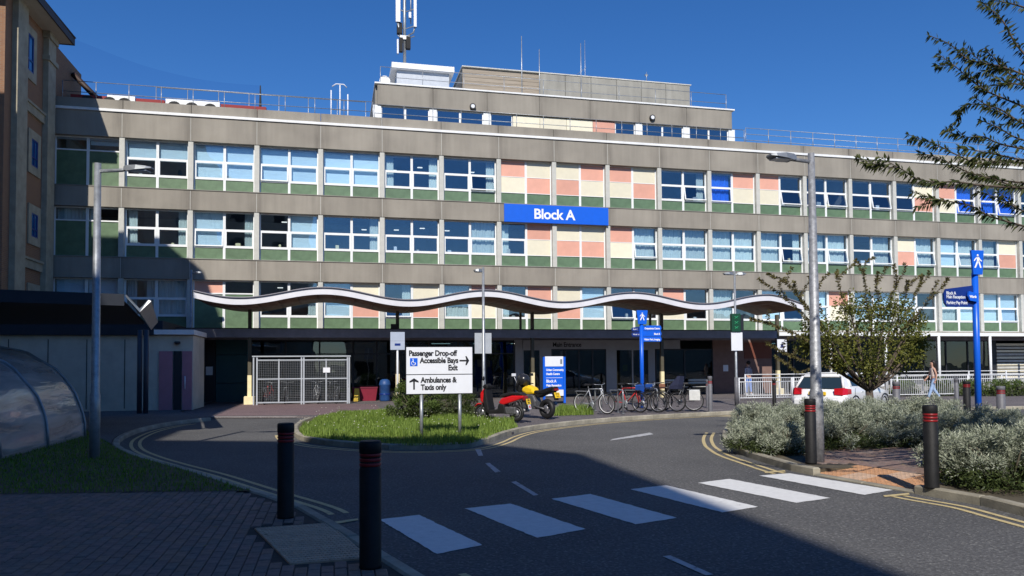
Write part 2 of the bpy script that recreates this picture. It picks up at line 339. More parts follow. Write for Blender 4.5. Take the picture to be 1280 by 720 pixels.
b = MB(); b.add([(-2500,-2500,-0.04),(2500,-2500,-0.04),(2500,2500,-0.04),(-2500,2500,-0.04)], [(0,1,2,3)]); ground = struct(b.build('ground', m_farm))
b = MB(); b.add([(-70,-70,0),(90,-70,0),(90,60,0),(-70,60,0)], [(0,1,2,3)]); road = struct(b.build('road', m_road))
def flat(P, z, name, mat, parent=None): b = MB(); b.sheet(P, z); return b.build(name, mat, parent)
def kerb_run(P, z0, z1, wd, parent, side=1, seg=0.9):
    R = resample(P, seg)
    for a, c in zip(R, R[1:]):
        L = hypot(c[0]-a[0], c[1]-a[1])
        if L < 0.15: continue
        an = atan2(c[1]-a[1], c[0]-a[0]); q = MB(); g_ = 0.006
        y0, y1 = (-wd, 0) if side > 0 else (0, wd)
        q.cbox(g_, L-g_, y0, y1, 0, z1-z0+random.uniform(-0.004, 0.004), 0.018)
        q.build('kerb_stone', m_kerb, parent, (a[0], a[1], z0), an+random.uniform(-0.004, 0.004))
def PX(L, h=0.0): return [G(x, y, h) for x, y in L]
# left pavement (the camera stands on it)
K1 = smooth_path(PX([(264,522),(235,525),(206,529),(178,535),(157,543),(149,550),(152,558),(172,567),(205,577),(250,589),(312,609),(371,627),(394,638),(449,669),(500,700),(545,727),(610,770)], 0.1), 5)
left_poly = K1 + [(1.6, 4.2), (2.2, 2.0), (2.6, -4.5), (-30, -4.5), (-30, 39.0), (-5.5, 39.0), (-5.4, 30.0)]
pavL = struct(MB().prism(offset_path(K1, -0.12)[:-1] + [(1.5, 4.2), (2.1, 2.0), (2.5, -4.4), (-30, -4.4), (-30, 39.0), (-5.5, 39.0), (-5.45, 30.0)], -0.02, 0.085).build('pavement', m_joint))
kerb_run(K1 + [(1.6, 4.2), (2.2, 2.0), (2.6, -4.5)], -0.02, 0.105, 0.125, pavL, side=1)
flat([(-30, 38.9), (-5.6, 38.9), (-5.55, 30.0)] + offset_path(K1, -0.14)[:42] + [(-6.3, 21.5), (-30, 21.5)], 0.095, 'footpath_surface', m_path, pavL)
lawn_poly = offset_path(K1, -0.135)[32:51] + PX([(318,614), (160,615.5), (5,618)], 0.1) + [(-9.5, 12.9), (-20, 13), (-20, 21.5), (-6.2, 21.5)]
lawn = struct(flat(lawn_poly, 0.105, 'lawn', m_earth))
def paver_field(poly, bbox, parent, z, near, holes=(), bx=0.1, by=0.2):
    cells = []
    nx = int((bbox[1]-bbox[0])/bx); ny = int((bbox[3]-bbox[2])/by)+1
    for i in range(nx):
        for j in range(ny):
            x0 = bbox[0]+i*bx; y0 = bbox[2]+(j+(0.5 if i % 2 else 0))*by
            pts = [(x0, y0), (x0+bx, y0), (x0+bx, y0+by), (x0, y0+by)]
            if all(inside(poly, *p) for p in pts) and not any(inside(h, *p) for h in holes for p in pts): cells.append((x0+bx/2, y0+by/2))
    cells.sort(key=lambda c: hypot(c[0]-near[0], c[1]-near[1]))
    meshes = []
    for k, mt in enumerate(m_paver):
        q = MB(); g_ = 0.0035; q.cbox(-bx/2+g_, bx/2-g_, -by/2+g_, by/2-g_, -0.03, 0, 0.006); meshes.append(q.mesh('paver', mt))
    far = [MB(), MB(), MB()]
    for n, (x, y) in enumerate(cells):
        k = random.choice((0, 0, 1, 1, 2)); zz = z+random.uniform(-0.003, 0.003)
        if n < 300: put(meshes[k], 'paver', parent, (x, y, zz))
        else:
            g_ = 0.0035; x0, x1, y0, y1 = x-bx/2+g_, x+bx/2-g_, y-by/2+g_, y+by/2-g_; c_ = 0.006
            far[k].add([(x0,y0,zz-c_*1.5),(x1,y0,zz-c_*1.5),(x1,y1,zz-c_*1.5),(x0,y1,zz-c_*1.5),(x0+c_,y0+c_,zz),(x1-c_,y0+c_,zz),(x1-c_,y1-c_,zz),(x0+c_,y1-c_,zz)], [(4,5,6,7),(0,1,5,4),(1,2,6,5),(2,3,7,6),(3,0,4,7)])
    for k in range(3):
        if far[k].v: stuff(far[k].build('distant_pavers', m_paver[k], parent, fix=False))
tactL = PX([(318,660),(412,653),(462,697),(362,704)], 0.1)
gbot = PX([(318,608), (5,611)], 0.1)
pav_area = offset_path(K1, -0.135)[50:] + [(1.3, 3.6), (1.0, 2.5), (-7.5, 2.5), (-9.3, 12.8), gbot[1], gbot[0]]
# tactile slabs: a skewed row grid fitted to the crossing
def tactile(quad, nx, ny, z, mat, parent):
    A, Bq, Cq, Dq = [Vector((p[0], p[1], 0)) for p in quad]
    for i in range(nx):
        for j in range(ny):
            def P(u, v): return (A*(1-u)+Bq*u)*(1-v) + (Dq*(1-u)+Cq*u)*v
            e = 0.004; u0_, u1_, v0_, v1_ = i/nx, (i+1)/nx, j/ny, (j+1)/ny
            c = P((u0_+u1_)/2, (v0_+v1_)/2); q = MB(); cs = [P(u0_, v0_), P(u1_, v0_), P(u1_, v1_), P(u0_, v1_)]
            cs = [(p-c)*(1-0.012) for p in cs]
            q.prism([(p.x, p.y) for p in cs], -0.03, 0)
            for a_ in range(5):
                for b_ in range(5):
                    p = P(u0_+(u1_-u0_)*(a_+.5)/5, v0_+(v1_-v0_)*(b_+.5)/5)-c
                    q.lathe([(0.017, 0), (0.011, 0.006)], 6, (p.x, p.y, 0.0))
            q.build('tactile_slab', mat, parent, (c.x, c.y, z+random.uniform(-.002, .002)))
tactile(tactL, 4, 4, 0.1, m_buff, pavL)
paver_field(pav_area, (-9.3, 1.8, 3.0, 13.5), pavL, 0.1, (-1.0, 6.6), [tactL])
# double yellow lines, left
n1 = len(K1)
for d0, d1 in ((0.20, 0.27), (0.37, 0.44)):
    struct(strip(K1[6:60], d0, d1, 0.005, 'yellow_line', m_ypaint))
    struct(strip(K1[72:], d0, d1, 0.005, 'yellow_line', m_ypaint))
struct(flat(PX([(411,654),(447,649),(448,651),(413,657)]), 0.009, 'yellow_line', m_ypaint))
# island
KI = smooth_path(PX([(386,526),(372,532),(366,540),(372,549),(395,555),(430,559),(475,562),(520,563),(560,562),(590,559.5),(614,553),(632,545.5),(655,539.5),(690,534.5),(740,529),(800,524.5),(870,520.5),(935,517)], 0.0), 5)
isl = struct(MB().prism(offset_path(KI, 0.12)[:60] + PX([(640,524),(590,517),(540,513),(480,511),(430,514)], 0.12), -0.02, 0.10).build('traffic_island', m_earth))
kerb_run(KI, -0.02, 0.12, 0.125, isl, side=-1)
for d0, d1 in ((-0.27, -0.20), (-0.44, -0.37)): struct(strip(KI[12:], d0, d1, 0.005, 'yellow_line', m_ypaint))
plaza_edge = PX([(240,523),(262,521),(370,520.5),(430,522),(500,528),(600,534),(640,541)], 0.05) + offset_path(KI, 0.11)[60:] + PX([(960,514),(1100,510),(1276,507.5)], 0.1) + [(60, 26.5)]
plaza = struct(MB().prism(plaza_edge + [(60, 45), (-6.5, 45), (-6.5, 30)], -0.02, 0.06).build('entrance_plaza', m_plaza))
flat(PX([(268,520),(480,518),(470,505),(300,505)], 0.064), 0.066, 'reddish_surface', m_redpave, plaza)
e1 = PX([(262,521.5),(370,521)], 0.06); struct(strip(e1, -0.0, 0.22, 0.068, 'flush_kerb', m_palek))
e2 = resample(PX([(935,515.5),(960,514.5),(1100,510.5),(1276,508)], 0.1) + [(60, 26.3)], 0.9)
kerb_run(e2, -0.02, 0.105, 0.14, plaza, side=-1)
struct(strip([G(735,514,.06), G(905,512.5,.06)], 0, 0.12, 0.066, 'paving_band', m_palek)); struct(strip([G(860,500,.06), G(1000,500,.06)], 0, 0.15, 0.066, 'paving_band', m_palek))
flat(PX([(895,520.5),(935,517),(985,515),(975,519),(930,523)], 0.0), 0.004, 'buff_patch', M('buff_patch', (0.30,0.26,0.17), 0.9, 0.3, 5), road)
# right bed
K2 = smooth_path(PX([(930,527),(911,535),(903,546),(906,556),(915,563),(929,570),(960,580),(993,590),(1017,594.5),(1045,599.5),(1090,607.5),(1125,613),(1158,620.5),(1225,632),(1277,645)], 0.0) + [(7.13, 6.18), (7.03, 5.45), (6.92, 4.59)], 5)
DROP = (40, 58)     # where the kerb drops for the crossing
_in = offset_path(K2, 0.12); _in2 = offset_path(K2, 0.95)
bed_poly = _in[:DROP[0]] + _in2[DROP[0]+1:DROP[1]-1] + _in[DROP[1]:] + [(30, 4.29), (30, 19.5)] + PX([(1276,530),(1230,524),(1180,520),(1100,517.5),(1000,517.5)], 0.1)
bed = struct(MB().prism(bed_poly, -0.02, 0.085).build('planting_bed', m_earth))
def ksub(P, z1, side, parent, wd=.125):
    kerb_run(P, -0.02, z1, wd, parent, side=side)
ksub(K2[:DROP[0]+1], .115, -1, bed); ksub(K2[DROP[0]:DROP[1]+1], .03, -1, bed); ksub(K2[DROP[1]:], .115, -1, bed)
q = MB(); A_ = offset_path(K2, .12)[DROP[0]-1:DROP[1]+2]; B_ = offset_path(K2, .96)[DROP[0]-1:DROP[1]+2]; n_ = len(A_)
q.add([(x, y, .012) for x, y in A_]+[(x, y, .086) for x, y in B_], [(i, i+1, n_+i+1, n_+i) for i in range(n_-1)]); q.build('ramp_base', m_joint, bed)
pr_area = _in2[36:62] + PX([(1186,606),(1196,585),(1170,560),(1060,556),(1005,570),(1000,580)], 0.1)
tF = offset_path(K2, .14); tB = offset_path(K2, .94); tactR = [tF[39], tF[57], tB[57], tB[39]]
flat(pr_area, 0.09, 'paving_base', m_joint, bed)
def ramp_tiles():
    R_ = resample(K2[39:58], .4)
    A_ = offset_path(R_, .14); B_ = offset_path(R_, .94)
    for i in range(len(R_)-1):
        for j in range(2):
            P = lambda u, v: Vector((*(Vector(A_[u])*(1-v)+Vector(B_[u])*v), .022+.076*v))
            cs = [P(i, j/2), P(i+1, j/2), P(i+1, (j+1)/2), P(i, (j+1)/2)]; c = sum(cs, Vector((0,0,0)))/4; lo = [(p-c)*.985 for p in cs]
            q = MB(); q.add([tuple(p) for p in lo]+[tuple(p-Vector((0,0,.03))) for p in lo], [(0,1,2,3),(0,4,5,1),(1,5,6,2),(2,6,7,3),(3,7,4,0)])
            for a_ in range(5):
                for b_ in range(5):
                    u, v = (a_+.5)/5, (b_+.5)/5; p = (lo[0]*(1-u)+lo[1]*u)*(1-v)+(lo[3]*(1-u)+lo[2]*u)*v; q.lathe([(.017,0),(.011,.006)], 6, tuple(p))
            q.build('tactile_slab', m_terra if random.random() < .8 else m_buff, bed, c)
ramp_tiles()
paver_field(pr_area, (5.0, 13.5, 6.5, 14.0), bed, 0.1, (8.0, 9.0), [tactR])
for d0, d1 in ((-0.27, -0.20), (-0.44, -0.37)):
    struct(strip(K2[8:37], d0, d1, 0.005, 'yellow_line', m_ypaint)); struct(strip(K2[59:], d0, d1, 0.005, 'yellow_line', m_ypaint))
struct(flat(PX([(955,590.5),(981,588.5),(982,590),(957,592)]), 0.009, 'yellow_line', m_ypaint)); struct(flat(PX([(1104,620),(1136,617),(1137,619),(1106,622)]), 0.009, 'yellow_line', m_ypaint))
# crossing stripes and lane dashes
for q in ([(474,650),(524,644),(603,682),(546,693)], [(581,636),(638,630),(732,662),(672,673)], [(689,624),(738,618),(847,648),(795,656)], [(788,612),(832,607),(948,634),(903,641)], [(872,604),(912,599),(1038,623),(995,629)], [(949,595),(987,592),(1116,613),(1080,619)]):
    P = PX(q); R_ = []
    for a, c in zip(P, P[1:]+P[:1]):
        n_ = max(2, int(hypot(c[0]-a[0], c[1]-a[1])/.06))
        for i in range(n_): R_.append((a[0]+(c[0]-a[0])*i/n_+random.uniform(-.007,.007), a[1]+(c[1]-a[1])*i/n_+random.uniform(-.007,.007)))
    struct(flat(R_, 0.006, 'zebra_stripe', m_wpaint))
for q in ([(594,562),(601,562),(604,570),(598,570)], [(606,579),(612,579),(626,590),(619,591)], [(639,603),(645,602),(673,619),(667,620)], [(762,551),(766,549),(812,541),(817,543),(800,546)], [(828,696),(838,695),(892,719),(882,720)]):
    struct(flat(PX(q), 0.006, 'lane_dash', m_wpaint2))

# ============================================================ HOSPITAL BLOCK
W = 2.99; XP0 = -9.63
def xp(n): return XP0 + n*W
H0 = thing('hospital_block', 'long concrete hospital block with green, salmon and cream panels and rows of white windows', 'building', (0, 38.2, 0))
NB = 22
def cached(key, fn, C={}):
    if key not in C: C[key] = fn()
    return C[key]
def ppanel(w_, h_, d_=0.25, mat=m_conc, c=0.012):
    def f():
        q = MB(); q.prismy([(-w_/2, 0), (w_/2, 0), (w_/2, h_), (-w_/2, h_)], 0.0, d_)
        return q.mesh('cladding_panel', mat)
    return cached(('pp', w_, h_, d_, mat.name), f)
bands = [(12.45, 1.17, 0.0), (9.17, 0.93, 0.0), (5.87, 0.96, 0.0), (3.22, 0.33, 0.0), (13.80, 0.42, 0.12)]
for n in range(-1, NB):
    for z, h_, y in bands:
        off = 0.5*W
        put(ppanel(2.965, h_), 'cladding_panel', H0, (xp(n)+off, y+random.uniform(0, 0.006), z))
for n in range(0, NB+1):
    for z, h_, y in bands[:4]: put(cached(('js', h_), lambda: MB().box(-0.0125, 0.0125, 0.012, 0.03, 0, h_).mesh('joint_sealant', m_trim)), 'joint_sealant', H0, (xp(n), y, z))
q = MB(); q.box(xp(-1), xp(NB), -0.06, 0.2, 13.62, 13.74); q.build('roof_edge_strip', m_strip, H0)
q = MB(); q.box(xp(-1), xp(NB), 0.14, 0.3, 13.74, 13.80); q.build('shadow_gap', m_gap, H0)
q = MB()
for z in (10.10, 6.83): q.box(xp(-1), xp(NB), -0.03, 0.34, z-0.0, z+0.035)
q.build('sill_flashing', m_conc2, H0)
ROWS = [(10.135, 12.45), (6.865, 9.17), (3.55, 5.87)]
for r, (z0, z1) in enumerate(ROWS):
    for n in range(0, NB+1):
        me = cached(('pil', r), lambda: MB().box(-0.115, 0.115, 0, 0.32, 0, z1-z0).mesh('pilaster', m_trim)); put(me, 'pilaster', H0, (xp(n), 0.035, z0))
# units
HWID = (W-0.23)/2 - 0.005
def frame_mesh(kind, h):
    def f():
        q = MB(); w_ = HWID; t = 0.055; q.box(-w_/2, -w_/2+t, 0, 0.09, 0, h); q.box(w_/2-t, w_/2, 0, 0.09, 0, h)
        zs = {'W': (0.63, 0.63+(h-0.63)/2, h), 'T': (h-0.60, h), 'P': (0.63, 0.63+(h-0.63)/2, h)}[kind]
        tt = 0.06 if kind != 'P' else 0.03
        q.box(-w_/2+t, w_/2-t, 0.002, 0.088, 0, 0.04)
        for z in zs: q.box(-w_/2+t, w_/2-t, 0.002 if kind != 'P' else 0.02, 0.088, z-tt, z)
        return q.mesh('window', m_white)
    return cached(('fr', kind, round(h, 2)), f)
def quad(x0, x1, z0, z1, y, mat, name):
    def f(): q = MB(); q.box(x0, x1, y, y+0.008, z0, z1); return q.mesh(name, mat)
    return cached(('q', round(x0, 3), round(x1, 3), round(z0, 3), round(z1, 3), y, mat.name, name), f)
def curtain_mesh(x0, x1, z0, z1, mat, ph):
    def f():
        q = MB(); n = 24; vs = []
        for i in range(n+1):
            x = x0+(x1-x0)*i/n; y = 0.25+0.035*sin(i*2.1+ph)+0.02*sin(i*0.9)
            vs += [(x, y, z0), (x, y+0.01, z1)]
        q.add(vs, [(2*i, 2*i+2, 2*i+3, 2*i+1) for i in range(n)], True); return q.mesh('curtain', mat, False)
    return cached(('c', round(x0, 2), round(x1, 2), round(z0, 2), mat.name, ph), f)
def unit(r, n, side, code):
    z0, z1 = ROWS[r]; h = z1-z0; cx = xp(n)+0.115+HWID/2+0.0025 if side == 0 else xp(n+1)-0.115-HWID/2-0.0025
    w_ = HWID-0.11; x0, x1 = -w_/2, w_/2; zm = 0.63+(h-0.63)/2; base = (cx, 0.25, z0)
    kind = code[0]
    fr = put(frame_mesh('P' if kind in 'PC' else 'T' if kind == 'X' else kind, h), 'window' if kind in 'WT' else 'panel_frame', H0, base)
    gt = 0.57 if kind not in 'TX' else h-0.66
    put(quad(x0, x1, 0.04, gt, 0.04, m_green, 'green_panel'), 'green_panel', H0, base)
    if kind == 'X':
        put(quad(x0, x1, h-0.60, h-0.06, 0.035, m_pink, 'colour_panel'), 'colour_panel', H0, base); return
    if kind in 'PC':
        a, b_ = (m_pink, m_cream) if kind == 'P' else (m_cream, m_pink)
        put(quad(x0, x1, zm, h-0.03, 0.035, a, 'colour_panel'), 'colour_panel', H0, base)
        put(quad(x0, x1, 0.63, zm-0.03, 0.035, b_, 'colour_panel'), 'colour_panel', H0, base)
        return
    if kind == 'T':
        put(quad(x0, x1, h-0.60, h-0.06, 0.045, m_glass, 'pane'), 'pane', fr); zb = h-0.6
    else:
        put(quad(x0, x1, zm, h-0.06, 0.045, m_glass, 'pane'), 'pane', fr); zb = 0.63
        def sash():
            q = MB(); hh = zm-0.06-0.63; t = 0.05
            for bx in ((x0, x1, 0, t), (x0, x1, hh-t, hh), (x0, x0+t, t, hh-t), (x1-t, x1, t, hh-t)): q.box(bx[0], bx[1], -0.03, 0.03, bx[2]-hh, bx[3]-hh)
            return q.mesh('opening_sash', m_white)
        s = put(cached(('sash', round(h, 2)), sash), 'opening_sash', fr, (0, 0.03, zm-0.06))
        hh = zm-0.06-0.63
        g2 = put(quad(x0+0.04, x1-0.04, -hh+0.04, -0.04, 0.0, m_glass, 'pane'), 'pane', fr, (0, 0.03, zm-0.06))
        a = 0
        if 'o' in code: a = 0.20
        elif 's' in code: a = 0.09
        s.rotation_euler.x = -a; g2.rotation_euler.x = -a
    ph = (n*3+side*5+r) % 7
    if 'b' in code: put(quad(x0, x1, zb, h-0.05, 0.2, m_blind_refl, 'blind_or_reflection'), 'blind_or_reflection', fr)
    if 'h' in code: put(quad(x0, x1, zb+(h-zb)*0.45, h-0.05, 0.2, m_blind_refl, 'blind_or_reflection'), 'blind_or_reflection', fr)  # half-height pale sheet stands in for white slats reflected in the panes
    if 'l' in code: put(curtain_mesh(x0, x0+0.42, zb, h-0.03, m_curt, ph), 'curtain', fr)
    if kind == 'W' and 'b' not in code and 'c' not in code and 'B' not in code and random.random() < .75:
        xx = random.uniform(x0+.15, x1-.3); hh2 = random.uniform(.12, .34); q = MB(); q.cbox(xx, xx+random.uniform(.1,.28), .22, .34, .62, .62+hh2, .02); q.build('sill_clutter', random.choice((m_trim, m_signw, m_room, m_cyel)), fr)
    if 'r' in code: put(curtain_mesh(x1-0.42, x1, zb, h-0.03, m_curt, ph), 'curtain', fr)
    if 'c' in code: put(curtain_mesh(x0, x1, zb, h-0.03, m_curt, ph), 'curtain', fr)
    if 'B' in code: put(curtain_mesh(x0, x1, zb, h-0.03, m_curtb, ph), 'curtain', fr)
for ob in bpy.data.objects:
    if ob.name.startswith('window') and ob.parent is None: pass
R1 = ['T','Th', 'Wh','Wh', 'Wb','Wb', 'Wbs','Wb', 'Wb','Wb', 'Wl','Wr', 'W','Wro', 'P','C', 'C','P', 'P','C', 'W','Wro', 'WBs','P', 'P','Wo', 'Ws','Wo', 'Ws','Wo', 'Ws','C', 'P','WBo', 'WBs','WBo', 'W','W', 'Wb','C', 'W','Wr', 'P','C', 'W','W']
R2 = ['Tc','Tl', 'Wl','Wr', 'Wbs','Wr', 'W','Wb', 'W','Wr', 'W','W', 'W','Wc', 'Wl','P', 'C','C', 'P','Wco', 'Wc','Wc', 'Wc','Wc', 'Wc','Wro', 'Wc','Wco', 'W','Wco', 'C','Wco', 'Wb','Wco', 'Wco','C', 'W','W', 'C','W', 'Wb','W', 'P','C']
R3 = ['Wb','Wb', 'Wlr','Wc', 'X','T', 'W','Wr', 'Wb','C', 'Wrs','C', 'Wc','P', 'Wl','P', 'C','Wb', 'Wo','W', 'P','W', 'Wc','W', 'Wb','Ws', 'Wb','P', 'Wb','Wb', 'Wb','W', 'Wc','Wb', 'Wb','Wbs', 'Wb','Wbo', 'W','C', 'W','Wb', 'W','W', 'P','C']
for r, R in enumerate((R1, R2, R3)):
    for k, code in enumerate(R):
        n = k//2 - 1
        if n < NB: unit(r, n, k % 2, code)
# interior
q = MB()
for z in (13.0, 9.85, 6.55, 3.30): q.box(xp(-1), xp(NB), 0.40, 6.9, z-0.25, z)
q.build('floor_slab', m_slab, H0)
q = MB(); q.box(xp(-1), xp(NB), 5.0, 5.1, 3.31, 12.74)
for n in range(-1, NB+1, 1):
    if n % 2: q.box(xp(n)-0.05, xp(n)+0.05, 0.42, 4.99, 3.31, 12.74)
q.build('inner_wall', m_room, H0)
q = MB(); q.box(xp(-1)+0.01, xp(NB)-0.01, 0.3, 0.4, 12.3, 13.79)
for z, h_ in ((9.2, 0.85), (5.9, 0.88), (3.22, 0.32)): q.box(xp(-1)+0.01, xp(NB)-0.01, 0.26, 0.4, z, z+h_)
q.build('inner_spandrel', m_room, H0)
m_lamp = emit('ceiling_lamp', (1.0, 0.97, 0.9), 1.3)
for r, n, dx in ((0,3,1.0),(0,4,0.8),(0,4,2.1),(1,3,2.2),(1,4,0.9),(1,4,2.2),(1,5,0.6),(1,2,1.2),(1,7,0.8),(0,5,2.0),(2,2,1.0)):
    zc = ROWS[r][1]-0.16; put(cached('cl', lambda: MB().box(-0.13, 0.13, -0.07, 0.07, -0.03, 0).mesh('ceiling_light', m_lamp)), 'ceiling_light', H0, (xp(n)+dx, 2.0+random.uniform(-0.6, 1.0), zc))
q = MB(); q.box(xp(-1)+.02, xp(NB)-.02, 0.16, 14.0, 13.60, 13.80); q.build('flat_roof', m_conc2, H0)
q = MB(); q.box(xp(-1)+.02, xp(NB)-.02, 6.9, 14.0, -0.05, 13.6); q.build('rear_wall', m_conc2, H0)
for xe in (xp(-1), xp(NB)-0.2): q = MB(); q.box(xe, xe+0.2, 0.3, 14.0, -0.05, 13.6); q.build('end_wall', m_conc2, H0)
# penthouse
XL, XR, YP = 2.1, 22.95, 2.0
b0 = 0
xs = [XL+0.1+2.955*i for i in range(8)]; xs[-1] = XR-0.12
for i in range(7):
    wq = xs[i+1]-xs[i]-0.02; put(ppanel(round(wq, 3), 1.12), 'cladding_panel', H0, ((xs[i]+xs[i+1])/2, YP, 15.52))
q = MB(); q.box(XL, XR, YP+0.26, YP+9, 14.0, 16.62); q.build('penthouse_wall', m_conc2, H0)
q = MB(); q.box(XL-0.04, XR+0.04, YP-0.06, YP+9.05, 16.64, 16.72); q.build('roof_edge_strip', m_strip, H0)
for i in range(8):
    if i in (3, 4): continue
    put(cached('ppil', lambda: MB().box(-0.2, 0.2, 0, 0.2, 0, 1.5).mesh('pilaster', m_white)), 'pilaster', H0, (xs[i], YP+0.06, 14.02))
m_glassd = glass('penthouse_glass', (0.25, 0.35, 0.45), 0.22)
def pw(x0, x1):
    q = MB(); q.box(x0, x0+.05, 0, .08, 0, 1.5); q.box(x1-.05, x1, 0, .08, 0, 1.5); q.box(x0+.05, x1-.05, 0, .08, 1.44, 1.5); fr = q.build('window', m_white, H0, (0, YP+0.14, 14.02))
    q = MB(); q.box(x0+.05, x1-.05, .03, .04, 0, 1.44); q.build('pane', m_glassd, fr)
for a, c in ((0,1),(1,2),(5,6),(6,7)):
    mid = (xs[a]+xs[c])/2; pw(xs[a]+.2, mid); pw(mid, xs[c]-.2)
pw(xs[2]+.2, 9.55); pw(15.55, 16.75)
for x0, x1, mt in ((9.58,11.1,m_cream),(11.12,12.65,m_cream),(12.67,14.2,m_cream),(14.22,15.52,m_pink)):
    q = MB(); q.box(x0, x1, YP+0.1, YP+0.2, 14.02, 15.48); q.build('colour_panel', mt, H0)
for x in (7.3, 17.75):
    q = MB(); q.lathe([(0.05,0.12),(0.17,0.10),(0.17,0.0)], 14, (0,0,0), 'Y'); l = q.build('bulkhead_lamp', m_black, H0, (x, YP-0.13, 15.75 if x < 10 else 15.85)); q = MB(); q.lathe([(0.10,-0.03),(0.12,0.0)], 12, (0,0,0), 'Y'); q.build('lens', m_signw, l)
# plant room on top, boarded left half
m_board = M('brown_shuttered_concrete', (0.24, 0.20, 0.15), 0.9, 0.3, 3, col2=(0.36, 0.31, 0.25), stretch=(0.3, 1, 8))
q = MB(); q.box(7.42, 22.1, 5.9, 10.5, 16.7, 19.5); q.build('plant_room_wall', m_conc2, H0)
z = 16.72; k = 0
while z < 19.3:
    q = MB(); q.box(7.40, 12.1, 5.80+random.uniform(0, .012), 5.9, z, z+0.225); q.build('shuttered_course', m_board, H0); z += 0.24
for i in range(6):
    q = MB(); q.box(12.12+i*1.66, 12.12+(i+1)*1.66-0.03, 5.8, 5.9, 16.72, 19.46); q.build('plant_room_panel', concrete('streaky%d' % i, (0.34, 0.33, 0.29), (0.11, 0.105, 0.095), False), H0)
q = MB(); q.box(7.36, 22.14, 5.76, 10.54, 19.47, 19.53); q.build('plant_room_coping', m_trim, H0)
q = MB(); q.box(3.45, 6.45, 4.85, 7.8, 16.72, 18.6); q.build('lift_hut_wall', m_silver, H0)
q = MB(); q.box(3.15, 6.72, 4.6, 8.0, 18.6, 18.92); q.build('lift_hut_roof', m_strip, H0)
# ---- ground floor
m_teal = M('teal_panel', (0.012, 0.07, 0.085), 0.4, 0.1, 2); m_lead = M('grey_cladding', (0.30, 0.31, 0.33), 0.6, 0.08, 2); m_dfr = M('dark_frame', (0.02, 0.022, 0.028), 0.45, 0.1, 3)
m_salm = M('salmon_brick_wall', (0.20, 0.125, 0.105), 0.85, 0.12, 4)
q = MB(); q.box(xp(-1), xp(NB), 0.2, 0.35, 3.02, 3.22); q.build('soffit_beam', m_beam, H0)
q = MB(); q.box(xp(-1), xp(NB), 0.4, 6.8, 0.062, 0.07); q.build('lobby_floor', m_slab, H0)
def shop(x0, x1, z0=0.1, z1=3.02, trans=None, fr=m_dfr, gl=m_glassg, n=1):
    for i in range(n):
        a = x0+(x1-x0)*i/n; c = x0+(x1-x0)*(i+1)/n; q = MB(); t = 0.04
        q.box(a, a+t, .2, .3, z0, z1); q.box(c-t, c, .2, .3, z0, z1); q.box(a+t, c-t, .2, .3, z0, z0+.08); q.box(a+t, c-t, .2, .3, z1-.06, z1)
        if trans: q.box(a+t, c-t, .2, .3, trans, trans+.06)
        f_ = q.build('shop_window', fr, H0); q = MB(); q.box(a+t, c-t, .245, .255, z0+.08, z1-.06); q.build('pane', gl, f_)
def wallp(x0, x1, mat, name='wall_panel', z0=0.06, z1=3.02, y=.2): q = MB(); q.box(x0, x1, y, y+.12, z0, z1); return q.build(name, mat, H0)
wallp(-6.3, -5.5, m_dfr); 
for i, (z0, z1) in enumerate(((.06,.95),(.97,2.3),(2.32,3.02))): wallp(-5.48, -3.95, m_teal, 'teal_panel', z0, z1)
wallp(-5.92, -5.62, m_signw, 'notice', 1.35, 1.75, .185)
shop(-3.9, 0.9, n=3, trans=2.3); shop(0.92, 3.2, n=2, trans=2.3); shop(3.2, 9.1, n=4, trans=2.3)
# entrance
wallp(9.15, 9.55, m_lead, 'entrance_cladding'); wallp(9.56, 18.4, m_lead, 'entrance_fascia', 2.55, 3.02, .12)
shop(9.56, 10.5, z1=2.55, fr=m_lead); wallp(10.5, 11.1, m_lead, 'entrance_cladding', z1=2.55)
shop(11.1, 14.15, z1=2.55, n=4); wallp(14.15, 14.7, m_lead, 'entrance_cladding', z1=2.55); shop(14.7, 16.6, z1=2.55, n=2, fr=m_lead); wallp(16.6, 16.95, m_lead, 'entrance_cladding', z1=2.55)
text('Main Entrance', 0.34, m_txtb, H0, (11.15, .112, 2.67), bold=0.006)
shop(17.0, 20.4, n=2, z1=2.55, trans=None); wallp(20.4, 24.0, m_salm, 'salmon_wall'); wallp(21.0, 21.3, m_signw, 'notice', 1.3, 1.65, .185)
wallp(22.3, 24.0, M('brick_red_panel', (0.16, 0.05, 0.03), 0.7, 0.1, 3), 'red_panel', 2.0, 2.9, .17)
shop(24.0, 31.0, n=5, trans=2.2); shop(31.0, 38.8, n=5, trans=None); wallp(38.8, 39.3, m_dfr)
for i in range(12):
    wallp(39.32, 41.4, m_cream if i % 2 else m_trim, 'louvre', 0.5+i*.2, 0.5+i*.2+.14, .16+.02*(i % 2))
wallp(41.45, 44, m_salm, 'salmon_wall'); shop(44, 56, n=6)
q = MB(); q.box(30.5, 56, .1, .36, 0.02, 0.42); q.build('plinth', m_conc2, H0)
for x in (5.6, 7.9, 10.0, 13.0, 15.2, 18.2, 25.5, 29.0): put(cached('ll', lambda: MB().box(-0.5, 0.5, -0.12, 0.12, 2.9, 2.93).mesh('lobby_fill_light', m_lamp)), 'lobby_fill_light', H0, (x, 2.6, 0))  # added lamps, no known source, that brighten the lobby behind the glass
for x, mt in ((3.9, m_signw), (6.6, m_yel), (9.9, m_yel), (15.1, m_yel), (27.6, m_signw), (33.0, m_blue), (33.9, m_blue)): q = MB(); q.box(x, x+.28, .262, .268, 1.35, 1.7); q.build('window_notice', mt, H0)
for x in (4.5, 8.2, 12.4, 17.8, 26.4, 32.2, 36.5): q = MB(); q.box(x-.9, x+.9, 2.2, 2.9, .07, 1.1); q.build('reception_counter', m_lead, H0)
